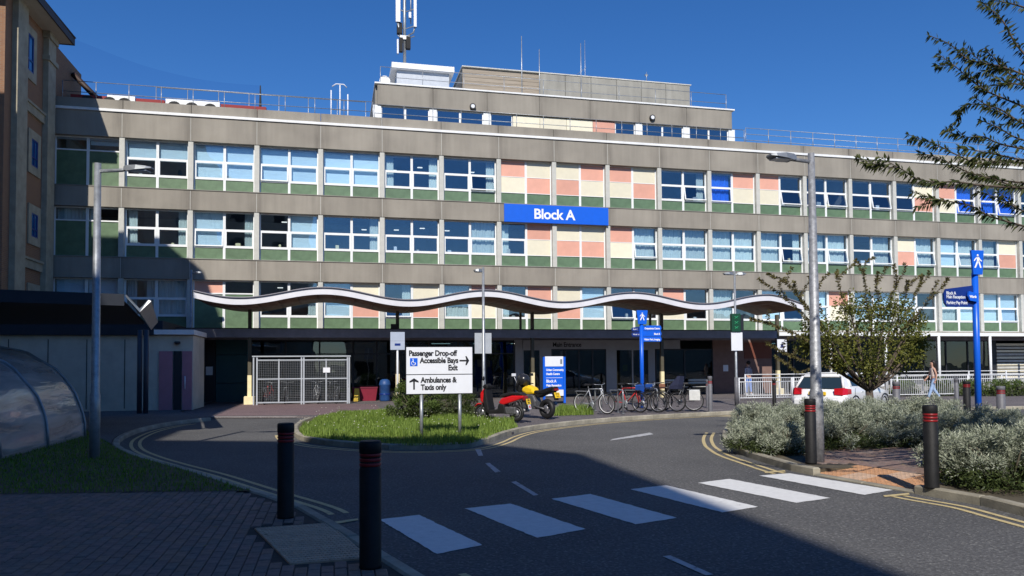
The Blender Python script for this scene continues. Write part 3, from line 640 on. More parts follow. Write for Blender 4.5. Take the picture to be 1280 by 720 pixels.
# benches inside behind the glass
q = MB()
for x in (18.6, 20.9): q.box(x, x+1.3, -.5, -.1, .48, .54); q.box(x+.1, x+.15, -.45, -.15, .06, .48); q.box(x+1.15, x+1.2, -.45, -.15, .06, .48); q.box(x, x+1.3, -.1, -.05, .62, .95)
# sign board
bs = thing('building_sign', 'long blue sign board lettered Block A in white between the upper window rows', 'sign', (11.4, 38.08, 9.14))
q = MB(); q.box(-2.85, 2.85, 0, 0.09, 0, 0.94); q.build('board', m_blue, bs, bevel=0.006)
text('Block A', 0.74, m_txtw, bs, (-1.28, -0.004, 0.22), bold=0.016, nx=1.0)
# rooftop rails
def railing(name, label, x0, x1, y, z0, z1, step, nr=2, mat=m_galv, r=0.017, cat='railing', group=None):
    t = thing(name, label, cat, (x0, y, z0), 0, group); L = x1-x0; n = max(1, int(round(L/step)))
    pm = MB().tube([(0,0,0),(0,0,z1-z0)], r*1.1, 6).mesh('post', mat)
    for i in range(n+1): put(pm, 'post', t, (L*i/n, 0, 0))
    for k in range(nr):
        zz = (z1-z0)*(k+1)/nr; MB().tube([(0,0,zz),(L,0,zz)], r, 6).build('rail', mat, t)
    return t
railing('roof_railing', 'thin metal railing along the main roof left of the penthouse', -12.4, 1.9, 39.0, 14.2, 15.22, 1.45)
railing('roof_railing', 'thin metal railing on the main roof in front of the penthouse windows', 2.0, 22.9, 39.0, 14.2, 15.12, 1.45)
railing('roof_railing', 'long thin metal railing on the main roof right of the penthouse', 23.0, 55, 39.0, 14.2, 15.25, 1.45, 3)
railing('roof_railing', 'higher metal railing around the top roof above the penthouse', 2.4, 22.8, 40.8, 16.72, 17.8, 2.2)
railing('roof_railing', 'second rear railing on the left stretch of the main roof', -8.6, 1.6, 40.2, 13.8, 15.6, 1.5)
# mast with antennas
mt_ = thing('antenna_mast', 'tall telecom mast with white panel antennas on the lift hut roof', 'mast', (3.95, 43.6, 18.92))
MB().tube([(0,0,0),(0,0,6)], 0.09, 10).build('pole', m_galv, mt_)
def ant(x, z0, z1, w_, nm='panel_antenna'): q = MB(); q.cbox(x-w_/2, x+w_/2, -.35, -.2, z0, z1, .03); q.build(nm, m_signw, mt_)
ant(-.40, 2.55, 5.6, .26); ant(.58, 2.35, 4.6, .16); ant(-.42, .7, 1.55, .09); ant(.28, 2.85, 3.2, .14)
q = MB()
for z in (1.7, 2.3, 3.3, 4.3): q.tube([(-.42,-.2,z+.1),(0,0,z),(.56,-.2,z+.15)], .03, 6)
q.tube([(.58,-.25,2.4),(.5,-.1,2.1),(.15,0,1.9)], .05, 6); q.tube([(-.40,-.25,2.5),(-.3,-.1,2.0),(-.05,0,1.5)], .07, 6); q.tube([(.35,-.1,2.6),(.35,-.1,4.9)], .035, 6)
q.build('bracket', m_grey, mt_)
q = MB(); q.obox((-.30,-.1,2.25), (.3,.3,.6)); q.obox((.2,-.1,1.45), (.25,.3,.7)); q.obox((-.22,-.1,1.3), (.2,.25,.8)); q.build('radio_unit', m_blackp, mt_)
q = MB(); q.obox((0,-.12,1.75), (.55,.1,.22)); q.build('white_collar', m_white, mt_)
dish = thing('satellite_dish', 'small white dish at the left side of the lift hut', 'dish', (2.75, 42.6, 16.72))
q = MB(); q.lathe([(.02,.12),(.2,.06),(.3,0)], 14, (0,0,1.0), 'Y'); q.build('reflector', m_white, dish); MB().tube([(0,.05,0),(0,.05,.9)], .03, 6).build('post', m_galv, dish)
def aerial(label, x, y, z0, z1, r=0.03, cross=False):
    t = thing('aerial', label, 'aerial', (x, y, z0)); MB().tube([(0,0,0),(0,0,z1-z0)], [r*1.3, r*.6], 6).build('rod', m_galv, t)
    q = MB(); q.obox((0,.05,.5), (.18,.1,.1)); q.build('clamp', m_grey, t)
    if cross: MB().tube([(-.25,0,(z1-z0)*.5),(.35,0,(z1-z0)*.62)], .012, 5).build('arm', m_grey, t)
aerial('tall thin aerial above the boarded wall of the plant room', 11.0, 43.9, 17.2, 21.6, .035)
aerial('dark shorter aerial at the end of the boarded wall', 12.1, 43.9, 17.3, 20.9, .03)
aerial('left one of two close aerials above the streaky concrete', 14.75, 43.9, 17.6, 21.5, .03, True)
aerial('right and taller one of two close aerials above the streaky concrete', 15.15, 44.3, 17.6, 21.9, .02)
aerial('tiny aerial near the right end of the plant room roof', 19.2, 44.2, 19.5, 20.2, .02)
q = thing('roof_aerial_frame', 'white rooftop aerial frame with three uprights on the left roof', 'aerial', (0.28, 40.2, 14.2))
for x, h_ in ((-.45,1.9),(0,2.2),(.4,1.75)): MB().tube([(x,0,0),(x,0,h_)], .035, 6).build('upright', m_signw, q)
MB().tube([(-.45,0,.9),(.4,0,.9)], .03, 6).build('crossbar', m_signw, q); MB().tube([(-.4,0,2.1),(-.2,0,2.25),(.2,0,2.25),(.35,0,2.1)], .03, 6).build('hoop', m_signw, q); MB().box(-.6,.55,-.2,.2,0,.35).build('base_box', m_gap, q)
# scalloped roof lining (white and red runs with dark round mouths)
sc = thing('roof_cover', 'low white and red scalloped cover along the left roof edge', 'roof cover', (-12.4, 40.0, 14.18))
m_redr = M('dull_red_board', (0.26, 0.03, 0.03), 0.7, 0.1, 4); rx_ = lambda px: FA(px, 118, 40.0)[0]+12.4
for x0, x1, mt, hs in ((88,100,m_redr,()),(100,134,m_redr,(110,)),(134,169,m_white,(137,156)),(170,206,m_redr,()),(207,275,m_white,(218,240,263)),(276,333,m_redr,())):
    h_ = .82 if mt is m_white else .74; q = MB(); q.box(rx_(x0), rx_(x1)-.01, 0, .3, 0, h_); q.build('board', mt, sc)
    for x in hs: MB().prismy([(rx_(x)+.30*cos(pi*i/8), .48+.24*sin(pi*i/8)) for i in range(9)], -.02, -.005).build('round_mouth', m_gap, sc)
q = MB(); q.box(-1.2, 2.0, 0, .5, 0, .7); tag(q.build('roof_kerb', m_conc2, None, (0.2, 41.0, 14.0)), 'grey roof upstand beside the aerial frame left of the penthouse', 'roof upstand')
q = MB(); q.tube([(0,0,0),(0,0,2.35)], [.13,.03], 6); tag(q.build('net_post', m_gap, None, (-3.83, 41.8, 14.3)), 'dark tapering post holding the net on the left roof', 'post')
mn, N, L, B = newmat('bird_net'); tr = N.new('ShaderNodeBsdfTransparent'); tr.inputs[0].default_value = (.89, .91, .95, 1); L.new(tr.outputs[0], N['Material Output'].inputs[0])
q = MB(); top = smooth_path([(-3.83,41.8,16.65),(-6.5,41.9,16.75),(-9.5,42,17.3),(-12.6,42.1,18.35),(-16,42.1,19.6)], 8); nn = len(top)
q.add([(a,b_,c) for a,b_,c in top] + [(a,b_+.3,14.2) for a,b_,c in top], [(i,i+1,nn+i+1,nn+i) for i in range(nn-1)]); tag(q.build('bird_net', mn), 'fine dark net sagging from the post to the brick building', 'net')
# ---- walkway in front of the ground floor
wk = thing('covered_walkway', 'dark grey flat walkway roof on slim posts before the ground floor', 'walkway', (0, 35.3, 0))
q = MB(); q.box(-9.0, 22.4, 0, .12, 3.02, 3.40); q.build('fascia', m_beam, wk); q = MB(); q.box(-9.0, 22.4, .12, 2.85, 3.30, 3.38); q.build('roof_slab', m_beam, wk); q = MB(); q.box(-9, 22.4, -.02, .14, 3.40, 3.44); q.build('capping', m_gap, wk)
q = MB()
for i in range(21): q.box(-8.8+i*1.55, -8.72+i*1.55, .12, 2.8, 3.14, 3.30)
q.build('rafter', m_beam, wk)
for i, x in enumerate((FA(312,480,35.4)[0], FA(497,480,35.4)[0], FA(666,480,35.4)[0], FA(828,480,35.4)[0], FA(973,480,35.4)[0])):
    cpm = MB().box(-.075,.075,-.075,.075,1.35,4.25).build('post', m_olive, wk, (x, .12, 0)); MB().box(-.085,.085,-.085,.085,.05,1.35).build('cream_sleeve', m_cyel, cpm)
    if i in (0, 4): MB().cbox(-.22,.22,-.2,.2,.03,.42,.02).build('footing', m_cyel, cpm)
    if i in (2, 3): MB().box(-.05,.05,-.05,.05,3.4,4.25).build('post', m_olive, wk, (x-.55, .25, 0))
    if i == 1: MB().box(-.2,.16,-.12,.12,3.45,3.65).build('junction_box', m_gap, wk, (x-.1, .1, 0))
# wavy canopy
wc = thing('wave_canopy', 'long wave-shaped canopy with pale edge and dark underside above the entrance', 'canopy', (0, 32.5, 0))
def wz(x): return 4.745 + 0.235*cos(2*pi*(x-6.5)/6.87)
xs_ = [-5.5+i*0.2 for i in range(int(27.7/0.2)+1)]
def wz2(x):
    z = wz(x)
    if x > 20.4: z -= 0.10*(x-20.4)
    if x < -4.2: z += 0.02*(-4.2-x)
    return z
secs = [[(x, 0, wz2(x)-0.27), (x, 0.03, wz2(x)), (x, .10, wz2(x)), (x, .10, wz2(x)-0.27)] for x in xs_]
MB().loft(secs, smooth=False).build('edge_fascia', M('canopy_edge', (0.60, 0.60, 0.64), 0.5, 0.08, 1.5), wc)
MB().loft([[(x, 0.10, wz2(x)-0.25), (x, .10, wz2(x)-.03), (x, 4.2, wz2(x)-.10), (x, 4.2, wz2(x)-.25)] for x in xs_]).build('roof_shell', m_brown, wc)
MB().loft([[(x, -0.04, wz2(x)+0.0), (x, -0.04, wz2(x)+.045), (x, .16, wz2(x)+.045), (x, .16, wz2(x))] for x in xs_]).build('lead_drip', m_beam, wc)
for i in range(0, len(xs_)-8, 4):
    x = xs_[i]; MB().loft([[(x+d, 0.12, wz2(x+d)-0.256-e), (x+d, 4.15, wz2(x+d)-0.256-e), (x+d, 4.15, wz2(x+d)-0.246), (x+d, .12, wz2(x+d)-.246)] for d, e in ((0,.012),(.2,.012),(.4,.012),(.6,.012),(.78,.012))]).build('soffit_board', m_brown, wc)
# white portico on the right
pt = thing('white_portico', 'white slim portico beam and posts before the right ground floor', 'portico', (0, 36.4, 0))
q = MB(); q.box(22.6, 56, 0, .12, 3.2, 3.38); q.box(22.6, 56, .12, 1.8, 3.3, 3.36); q.build('beam', m_white, pt)
for i in range(10):
    x = 26.6+3.5*i - 3.5*0; MB().tube([(0,0,0),(0,0,3.2)], .075, 10).build('post', m_white, pt, (x-.2, .06, 0))

# ============================================================ LEFT BRICK BUILDING
m_obrick = None
mt, N, L, B = newmat('orange_brick'); geo = N.new('ShaderNodeNewGeometry'); mp = N.new('ShaderNodeMapping'); mp.inputs['Rotation'].default_value = (pi/2, 0, pi/2)
cmb = N.new('ShaderNodeCombineXYZ'); sx = N.new('ShaderNodeSeparateXYZ'); L.new(geo.outputs['Position'], sx.inputs[0]); ad = N.new('ShaderNodeMath'); ad.operation = 'ADD'; L.new(sx.outputs[0], ad.inputs[0]); L.new(sx.outputs[1], ad.inputs[1]); L.new(ad.outputs[0], cmb.inputs[0]); L.new(sx.outputs[2], cmb.inputs[1])
br = N.new('ShaderNodeTexBrick'); br.inputs['Scale'].default_value = 1; br.inputs['Brick Width'].default_value = .225; br.inputs['Row Height'].default_value = .075; br.inputs['Mortar Size'].default_value = .008
br.inputs['Color1'].default_value = (.28, .14, .07, 1); br.inputs['Color2'].default_value = (.23, .11, .06, 1); br.inputs['Mortar'].default_value = (.24, .19, .14, 1); L.new(cmb.outputs[0], br.inputs[0]); L.new(br.outputs[0], B.inputs['Base Color']); B.inputs['Roughness'].default_value = .9
m_obrick = mt; m_stone = M('pale_stone', (0.34, 0.31, 0.235), 0.85, 0.18, 2, bump=0.2); m_soff = M('cream_soffit', (0.45, 0.40, 0.32), 0.8, 0.1, 1); m_dbrown = M('dark_brown_timber', (0.045, 0.028, 0.022), 0.6, 0.2, 4); m_slate = M('slate_roof', (0.16, 0.18, 0.21), 0.6, 0.2, 4)
bb = thing('brick_building', 'tall orange brick building with stone pilasters and deep eaves at the left edge', 'building', (-12.5, 38.0, 0))
q = MB(); q.box(-14, 0, -5.1, 4.0, 0.08, 16.6); q.build('wall', m_obrick, bb)
def stone(y0, y1, z0, z1, d=.14, name='pilaster'): q = MB(); q.box(.002, d, y0, y1, z0, z1); return q.build(name, m_stone, bb)
stone(-4.45, -3.42, .1, 16.6, .22); stone(-1.15, -.25, .1, 16.6, .22); stone(-1.25, -.15, 15.3, 15.5, .30, 'capital'); stone(-1.25, -.15, 16.3, 16.6, .30, 'capital')
for z in (12.45, 5.9): stone(-3.41, -1.16, z, z+.35, .10, 'string_course'); stone(-3.41, -1.16, z+.35, z+.45, .16, 'string_course')
def bwin(yc, z0, z1, w_=.85, gl=m_glass):
    stone(yc-w_/2-.32, yc-w_/2, z0-.35, z1+.35, .06, 'window_surround'); stone(yc+w_/2, yc+w_/2+.32, z0-.35, z1+.35, .06, 'window_surround'); stone(yc-w_/2, yc+w_/2, z1, z1+.35, .06, 'window_surround'); stone(yc-w_/2, yc+w_/2, z0-.35, z0, .06, 'window_surround')
    q = MB(); q.box(.003, .05, yc-w_/2, yc-w_/2+.06, z0, z1); q.box(.003, .05, yc+w_/2-.06, yc+w_/2, z0, z1); q.box(.003, .045, yc-.03, yc+.03, z0+.06, z1-.06)
    for z in (z0, z0+(z1-z0)*.3, z1-.06): q.box(.003, .048, yc-w_/2+.06, yc+w_/2-.06, z, z+.06)
    f_ = q.build('window', m_navy, bb); q = MB(); q.box(.003, .02, yc-w_/2+.061, yc+w_/2-.061, z0+.061, z1-.061); q.build('pane', M('blue_reflecting_pane', (.02,.10,.26), .08, 0, spec=1.0), f_)
bwin(-2.98+.15, 14.2, 15.75, .95); bwin(-2.1, 10.3, 11.45, .7); bwin(-2.0, 7.3, 8.3, .7); bwin(-1.95, 3.9, 4.95, .7)
q = MB(); q.box(-14, .8, -5.9, .1, 16.58, 16.66); q.build('soffit', m_soff, bb); q = MB(); q.box(.8, .86, -5.96, .16, 16.56, 16.86); q.box(-14, .8, .1, .16, 16.56, 16.86); q.box(-14, .8, -5.96, -5.9, 16.56, 16.86); q.build('fascia', m_dbrown, bb)
q = MB(); q.add([(.86,-5.96,16.86),(.86,.16,16.86),(-14,.16,16.86),(-14,-5.96,16.86),(-2.2,-2.9,20.6),(-11,-2.9,20.6)], [(0,1,4),(1,2,5,4),(3,0,4,5),(2,3,5)]); q.build('roof', m_slate, bb)
for pts in (((.86,-5.96,16.88),(-2.2,-2.9,20.64)), ((.86,.16,16.88),(-2.2,-2.9,20.64))): MB().tube(pts, .07, 6).build('hip_capping', m_dbrown, bb)
q = MB(); q.tube([(.05,1.9,15.9),(1.6,2.4,14.3)], .14, 4); tag(q.build('roof_verge', m_dbrown, None, (-12.5, 38.6, .2)), 'dark brown sloping roof verge where the brick building meets the block', 'roof verge')

# neighbours out of frame: they stand behind and left of the camera; block and wing shade the forecourt
m_rb = M('buff_render', (0.58, 0.50, 0.40), 0.85, 0.12, 1)
def block(name, label, poly, h, step=3.0):
    cx_ = sum(p[0] for p in poly)/len(poly); cy_ = sum(p[1] for p in poly)/len(poly)
    t = thing(name, label, 'building', (cx_, cy_, 0)); P = [(x-cx_, y-cy_) for x, y in poly]; MB().prism(P, 0.0, h).build('wall', m_rb, t)
    wv = MB().box(0, 1.5, -.03, .0, 0, 1.4).mesh('window', m_dfr)
    for a, c in zip(P, P[1:]+P[:1]):
        L_ = hypot(c[0]-a[0], c[1]-a[1]); an = atan2(c[1]-a[1], c[0]-a[0]); n_ = int(L_/step)
        if L_ > 60 or n_ < 1: continue
        for i in range(n_):
            for k in range(int(h/3.3)):
                d = (i+.5)*L_/n_-.75; put(wv, 'window', t, (a[0]+cos(an)*d, a[1]+sin(an)*d, 1.0+k*3.3), an)
    return t
S = lambda x, y, h: (x-SUN_DX*h/tan(SUN_EL), y-SUN_DY*h/tan(SUN_EL))
Hn = 22.0
block('neighbour_block', 'tall rendered block behind the viewer whose shade covers the near road', [(-45,-32),(4.35-7.26,-40),S(4.35,5.1,Hn),S(4.55,13.7,Hn),S(3.1,16.2,Hn),S(-4.57,19.4,Hn),(-45,-8.0)], Hn)
block('reflection_block', 'long low rendered terrace far behind the viewer across the car park', [(2,-62),(110,-48),(110,-60),(2,-74)], 11.0)  # unseen block added to give the ground-floor panes something to reflect
block('neighbour_wing', 'rendered wing out of frame to the left shading the lawn and annex', [(-30,-6),(-10.75,-6),(-10.75,20.8),(-12.2,23.0),(-30,23.0)], 20.6)
# ============================================================ LEFT: annex, canopy, cycle shelter
m_annex = M('annex_render', (0.55, 0.52, 0.43), 0.85, 0.12, 1.5, bump=0.1); m_apink = M('dusty_pink_panel', (0.42, 0.19, 0.23), 0.6, 0.08, 2)
m_bluecan = M('slate_blue_fascia', (0.022, 0.027, 0.038), 0.8, 0.12, 3); m_blued = M('dark_blue_post', (0.045, 0.055, 0.075), 0.4, 0.1, 4)
an = thing('annex', 'low flat-roofed cream annex with pink door panels in the shade of the brick building', 'building', (FA(241, 470, 31.2)[0], 31.2, 0.08))
q = MB(); q.box(-8.5, 0, 0, 2.6, 0, 2.85); q.build('wall', m_annex, an)
for x in (-7.6, -6.3, -5.0, -3.7, -2.4): q = MB(); q.box(x-.012, x+.012, -.012, 0.0, .1, 2.7); q.build('wall_joint', m_gap, an)
q = MB(); q.box(-9, -1.35, -.25, 2.7, 2.86, 3.12); q.build('roof_fascia', m_bluecan, an); q = MB(); q.box(-1.34, .08, -.25, 2.7, 2.88, 3.06); q.build('coping', m_strip, an)
q = MB(); q.box(-9, -1.4, 1.5, 6.5, 2.4, 3.5); q.build('roof_upstand', m_bluecan, an)
ax = lambda px: FA(px, 470, 31.2)[0]-FA(241, 470, 31.2)[0]
for a, c, mt, nm in ((199,216,m_apink,'pink_panel'),(217,227,m_door,'door'),(228,240,m_apink,'pink_panel')):
    q = MB(); q.box(ax(a), min(ax(c), -.01), -.06, -.005, .0, 2.25); o = q.build(nm, mt, an)
MB().tube([(ax(232),-.12,.8),(ax(232),-.12,1.3)], .02, 6).build('handle', m_signw, an)
q = MB(); q.lathe([(.05,0),(.12,.05),(.1,.12)], 10, (ax(222),-.1,2.5)); q.build('lamp', m_dfr, an)
# canopy
ca = thing('entrance_shelter', 'dark blue flat canopy on paired posts reaching in from the left edge', 'canopy', (-6.9, 28.0, 0.09))
def W3(px, py, h): x, y = G(px, py, h); return (x+6.9, y-28.0, h-.09)
fr_, br_ = W3(155,378,3.15), W3(181,404,3.15); fl_ = W3(-120,369,3.15); bl_ = W3(-100,404,3.15)
q = MB(); q.prism([fr_[:2], br_[:2], bl_[:2], fl_[:2]], 3.02, 3.10); q.build('roof_deck', m_gap, ca)
d = Vector(fr_)-Vector(fl_); d.normalize(); nrm = Vector((d.y, -d.x, 0))
q = MB(); q.prism([(fl_[0],fl_[1]), (fr_[0],fr_[1]), (fr_[0]+nrm.x*.08,fr_[1]+nrm.y*.08), (fl_[0]+nrm.x*.08,fl_[1]+nrm.y*.08)], 2.98, 3.24); q.build('fascia', m_bluecan, ca)
gx = 0.5
q = MB(); q.loft([[(fr_[0]+.02,fr_[1],3.2),(fr_[0]+.28,fr_[1]+.2,2.86),(fr_[0]+gx,fr_[1]+.3,3.12),(fr_[0]+gx-.06,fr_[1]+.3,3.15),(fr_[0]+.28,fr_[1]+.2,2.94),(fr_[0]+.04,fr_[1],3.24)],
                  [(br_[0]+.02,br_[1],3.2),(br_[0]+.2,br_[1],2.84),(br_[0]+gx-.1,br_[1],3.10),(br_[0]+gx-.16,br_[1],3.13),(br_[0]+.2,br_[1],2.92),(br_[0]+.04,br_[1],3.24)]], smooth=False); q.build('valley_gutter', m_galv, ca)
for px in (174, 182): x, y = G(px, 517, .09); MB().tube([(0,0,0),(0,0,2.95)], .085, 10).build('post', m_blued, ca, (x+6.9, y-28.0, 0))
for px in (-150, -140): x, y = G(px, 517, .09); MB().tube([(0,0,0),(0,0,2.95)], .085, 10).build('post', m_blued, ca, (x+6.9, y-28.0, 0))
# cycle shelter
m_poly, N, L, B = newmat('clouded_polycarbonate'); B.inputs['Base Color'].default_value = (.30,.31,.31,1); B.inputs['Roughness'].default_value = .12; B.inputs['Specular IOR Level'].default_value = .9
geo = N.new('ShaderNodeNewGeometry'); nz = N.new('ShaderNodeTexNoise'); nz.inputs['Scale'].default_value = 1.6; nz.inputs['Detail'].default_value = 5; nz.inputs['Distortion'].default_value = .6; mp = N.new('ShaderNodeMapping'); mp.inputs['Scale'].default_value = (1.2, .35, 2.6); mp.inputs['Rotation'].default_value = (.25, 0, 0); L.new(geo.outputs['Position'], mp.inputs[0]); L.new(mp.outputs[0], nz.inputs['Vector']); rp = N.new('ShaderNodeValToRGB'); rp.color_ramp.elements[0].position = .4; rp.color_ramp.elements[0].color = (.28,.28,.28,1); rp.color_ramp.elements[1].position = .65; rp.color_ramp.elements[1].color = (.52,.51,.49,1); L.new(nz.outputs['Fac'], rp.inputs[0]); L.new(rp.outputs[0], B.inputs['Base Color'])
bp = N.new('ShaderNodeBump'); bp.inputs['Strength'].default_value = .5; bp.inputs['Distance'].default_value = .05; L.new(nz.outputs['Fac'], bp.inputs['Height']); L.new(bp.outputs[0], B.inputs['Normal'])
tr = N.new('ShaderNodeBsdfTransparent'); mx = N.new('ShaderNodeMixShader'); mx.inputs[0].default_value = .72; L.new(tr.outputs[0], mx.inputs[1]); L.new(B.outputs[0], mx.inputs[2]); L.new(mx.outputs[0], N['Material Output'].inputs[0])
sh = thing('cycle_shelter', 'curved clouded plastic cycle shelter with metal ribs on the lawn at the left', 'shelter', (-5.62, 19.4, 0.09))
def arc(y, k=0.0, n=14): return [(-2.15+2.15*cos(pi/2*i/n)-k, y+.03*sin(i*1.3+y), 2.12*sin(pi/2*i/n)**0.9 + 0.02*sin(i*2+y*3)) for i in range(n+1)] + [(-2.15-k-1.6*j/4, y, 2.12-.05*j) for j in range(1, 5)]
for j in range(4):
    ys = [-2.3*j-2.27*i/6 for i in range(7)]; q = MB(); q.loft([arc(y) for y in ys], closed=False, caps=False); q.build('roof_sheet', m_poly, sh, fix=False)
for j in range(5): MB().tube([(x+.02, y, z+.01) for x, y, z in arc(-2.3*j+.0)], .028, 6).build('rib', m_grey, sh)
q = MB(); a = arc(.03); q.add([(x, .03, z) for x, y, z in a]+[(x, .03, 0) for x, y, z in a], [(i, i+1, len(a)+i+1, len(a)+i) for i in range(len(a)-1)]); q.build('end_sheet', m_poly, sh, fix=False)
MB().box(-.06, 0, -7.4, 0, 0, .08).build('ground_rail', m_grey, sh);

# ============================================================ STREET FURNITURE
def bollard(label, px, py, hgt_, mat, r=0.085, nb=3, base=.1, red=m_red, group='bollards round the crossing and beds', top=.93):
    x, y = G(px, py, base); t = thing('bollard', label, 'bollard', (x, y, base), random.uniform(0, 6), group)
    h = hgt_; prof = [(r,0),(r,h*.80)]; 
    MB().lathe([(r*1.03,0),(r,.02),(r,h*.78),(r*.93,h*.785),(r*.93,h*.90),(r*1.02,h*.905),(r*1.02,h*.985),(r*.9,h)], 20).build('post', mat, t)
    for k in range(nb):
        z = h*(.80+.038*k); MB().lathe([(r*.94,z),(r*1.0,z+.004),(r*1.0,z+h*.022),(r*.94,z+h*.026)], 20).build('red_band', red, t)
    return t
m_gb = M('grey_bollard', (0.13, 0.13, 0.145), 0.55, 0.15, 6)
bollard('black bollard with red bands on the left pavement, further from the viewer', 357, 647, .98, m_blackp)
bollard('black bollard with red bands nearest the viewer at the left crossing corner', 463, 709, .98, m_blackp)
bollard('black bollard with red bands by the terracotta slabs, beside the large silver shrub at right', 1165, 610, 1.03, m_blackp)
bollard('black bollard with red bands standing directly before the thick right lamp post', 1014, 579, 1.01, m_blackp)
bollard('grey bollard at the plaza edge right of the parked bicycles', 888, 516, 1.22, m_gb, .075, 2, .06)
bollard('grey bollard close behind another one, right of the parked bicycles', 885, 510, 1.05, m_gb, .07, 1, .06)
bollard('thin dark bollard with a red band left of the white car', 968, 508, 1.02, m_blackp, .07, 2, .06)
bollard('grey bollard with red bands behind the bed, right of the white car', 1121, 522, 1.05, m_gb, .10, 2, .08)
bollard('plain grey bollard right behind the walking woman', 1196, 505, 1.0, m_gb, .08, 0, .06)
bollard('black bollard with bright red bands left of the blue fingerpost', 1209, 514, .98, m_blackp, .11, 3, .08)
bollard('grey bollard with dark red bands at the right edge behind the shrubs', 1252, 531, .98, m_gb, .10, 3, .08)

def lamppost(name, label, px, py, h, r0, r1_, arms, base=.1, sleeve=None, mat=m_galv, group=None):
    x, y = G(px, py, base); t = thing(name, label, 'lamp post', (x, y, base), 0, group)
    MB().tube([(0,0,0),(0,0,1.1),(0,0,1.15),(0,0,h)], [r0,r0,r0*.82,r1_], 14).build('pole', mat, t)
    for dx, hl, az in arms:
        s = 1 if dx > 0 else -1; R = Matrix.Rotation(az, 3, 'Z'); H_ = h; h = h-.10
        MB().tube([tuple(R @ Vector((0,0,h-.04))), tuple(R @ Vector((dx*.45,0,h-.03))), tuple(R @ Vector((dx-s*hl*.8,0,h+.0)))], .032, 8).build('arm', mat, t)
        hd = MB(); x0 = dx-s*hl; L_ = hl; secs = []
        for u, w_, z0, z1 in ((0,.05,-.03,.03),(.15,.09,-.06,.045),(.5,.14,-.05,.04),(.85,.12,-.03,.02),(1,.07,-.015,.01)):
            xx = x0+s*u*L_; secs.append([tuple(R @ Vector(v)+Vector((0,0,h))) for v in ((xx,-w_,z0),(xx,w_,z0),(xx,w_*.8,z1),(xx,-w_*.8,z1))])
        ho = hd.loft(secs, smooth=False).build('lamp_head', m_grey, t)
        MB().obox(tuple(R @ Vector((x0+s*L_*.55,0,-.055)) + Vector((0,0,h))), (L_*.6,.18,.012), az).build('lens', m_signw, ho); h = H_
    if sleeve: MB().tube([(0,0,0),(0,0,sleeve)], r0*1.35, 12).build('sleeve', m_gb, t)
    return t
lampL = lamppost('street_lamp', 'slim grey street lamp on the left lawn with its arm pointing right', 118, 573, 5.2, .085, .055, ((.98,.5,-.25),))
lampR = lamppost('street_lamp', 'thick galvanised street lamp with peeling base and arm pointing left', 1022, 577, 4.96, .105, .05, ((-.82,.5,.1),), mat=M('mottled_galvanised', (.30,.31,.33), .5, .35, 14, metal=.4, bump=.2))
lamppost('street_lamp', 'slim lamp post behind the drop-off sign with a small head to the left', 605, 520, 4.7, .06, .04, ((-.3,.25,0),))
lamppost('street_lamp', 'slim lamp post with a head on both sides and a white sign', 921, 507, 5.28, .06, .04, ((-.48,.4,0),(.48,.4,0)), .06, 1.1)
lamppost('street_lamp', 'small lamp post at the annex corner in front of the left windows', 238, 506, 6.0, .07, .045, ((.45,.3,0),), .06)

def board(t, x0, x1, z0, z1, y, mat, nm='panel', d=.03): q = MB(); q.box(x0, x1, y, y+d, z0, z1); return q.build(nm, mat, t, bevel=.004)
# drop-off sign
x, y = G(551, 547, .1); ds = thing('direction_sign', 'white two-panel sign reading Passenger Drop-off on two posts in the island grass', 'sign', (x, y, .1))
K = 17.9/950.0*1.0; X = lambda px: FA(px, 470, y)[0]-x; Z = lambda py: FA(550, py, y)[1]-.1
for px in (527, 575): MB().tube([(0,0,0),(0,0,Z(491))], .038, 10).build('post', m_galv, ds, (X(px), .06, 0))
board(ds, X(508), X(590.5), Z(467.6), Z(434), 0, m_signw); board(ds, X(508), X(590.5), Z(492), Z(468.6), 0, m_signw)
q = MB(); q.box(X(508)-.01, X(590.5)+.01, .03, .045, Z(493), Z(433.3)); q.build('backing', m_dfr, ds)
yt = -.003; ts = .168; sgn = .006
text('Passenger Drop-off', ts, m_txtb, ds, (X(511), yt, Z(444.6)), bold=sgn); text('Accessible Bays', ts, m_txtb, ds, (X(525), yt, Z(453.6)), bold=sgn); text('Exit', ts, m_txtb, ds, (X(572), yt, Z(462.8)), bold=sgn, align='RIGHT')
text('Ambulances &', ts, m_txtb, ds, (X(526), yt, Z(478)), bold=sgn); text('Taxis only', ts, m_txtb, ds, (X(526), yt, Z(487)), bold=sgn)
def arrow(t, cx, cz, L_, ang, mat, y_):
    q = MB(); R = Matrix.Rotation(ang, 2); pts = [(-L_/2,-.018),(L_*.2,-.018),(L_*.1,-.1),(L_*.24,-.1),(L_/2,0),(L_*.24,.1),(L_*.1,.1),(L_*.2,.018),(-L_/2,.018)]
    q.prismy([((R @ Vector(p)).x+cx, (R @ Vector(p)).y+cz) for p in pts], y_-.002, y_); q.build('arrow', mat, t)
arrow(ds, X(580.5), Z(451), .22, 0, m_txtb, 0); arrow(ds, X(517.5), Z(479.5), .25, pi/2, m_txtb, 0)
q = MB(); q.box(X(512.5), X(522), -.003, 0, Z(457.5), Z(447.5)); q.build('symbol_square', m_blue, ds)
q = MB(); cx_, cz_ = X(517), Z(453.3)
q.tube([(cx_+.045*cos(a), -.006, cz_-.01+.045*sin(a)) for a in [pi*.6+i*.35 for i in range(14)]], .007, 5); q.tube([(cx_-.01,-.006,cz_+.06),(cx_-.005,-.006,cz_),(cx_+.03,-.006,cz_),(cx_+.045,-.006,cz_-.045)], .008, 5); q.lathe([(.001,0),(.013,0),(.013,.003)], 8, (cx_-.012,-.008,cz_+.075), 'Y'); q.build('wheelchair_symbol', m_txtw, ds)
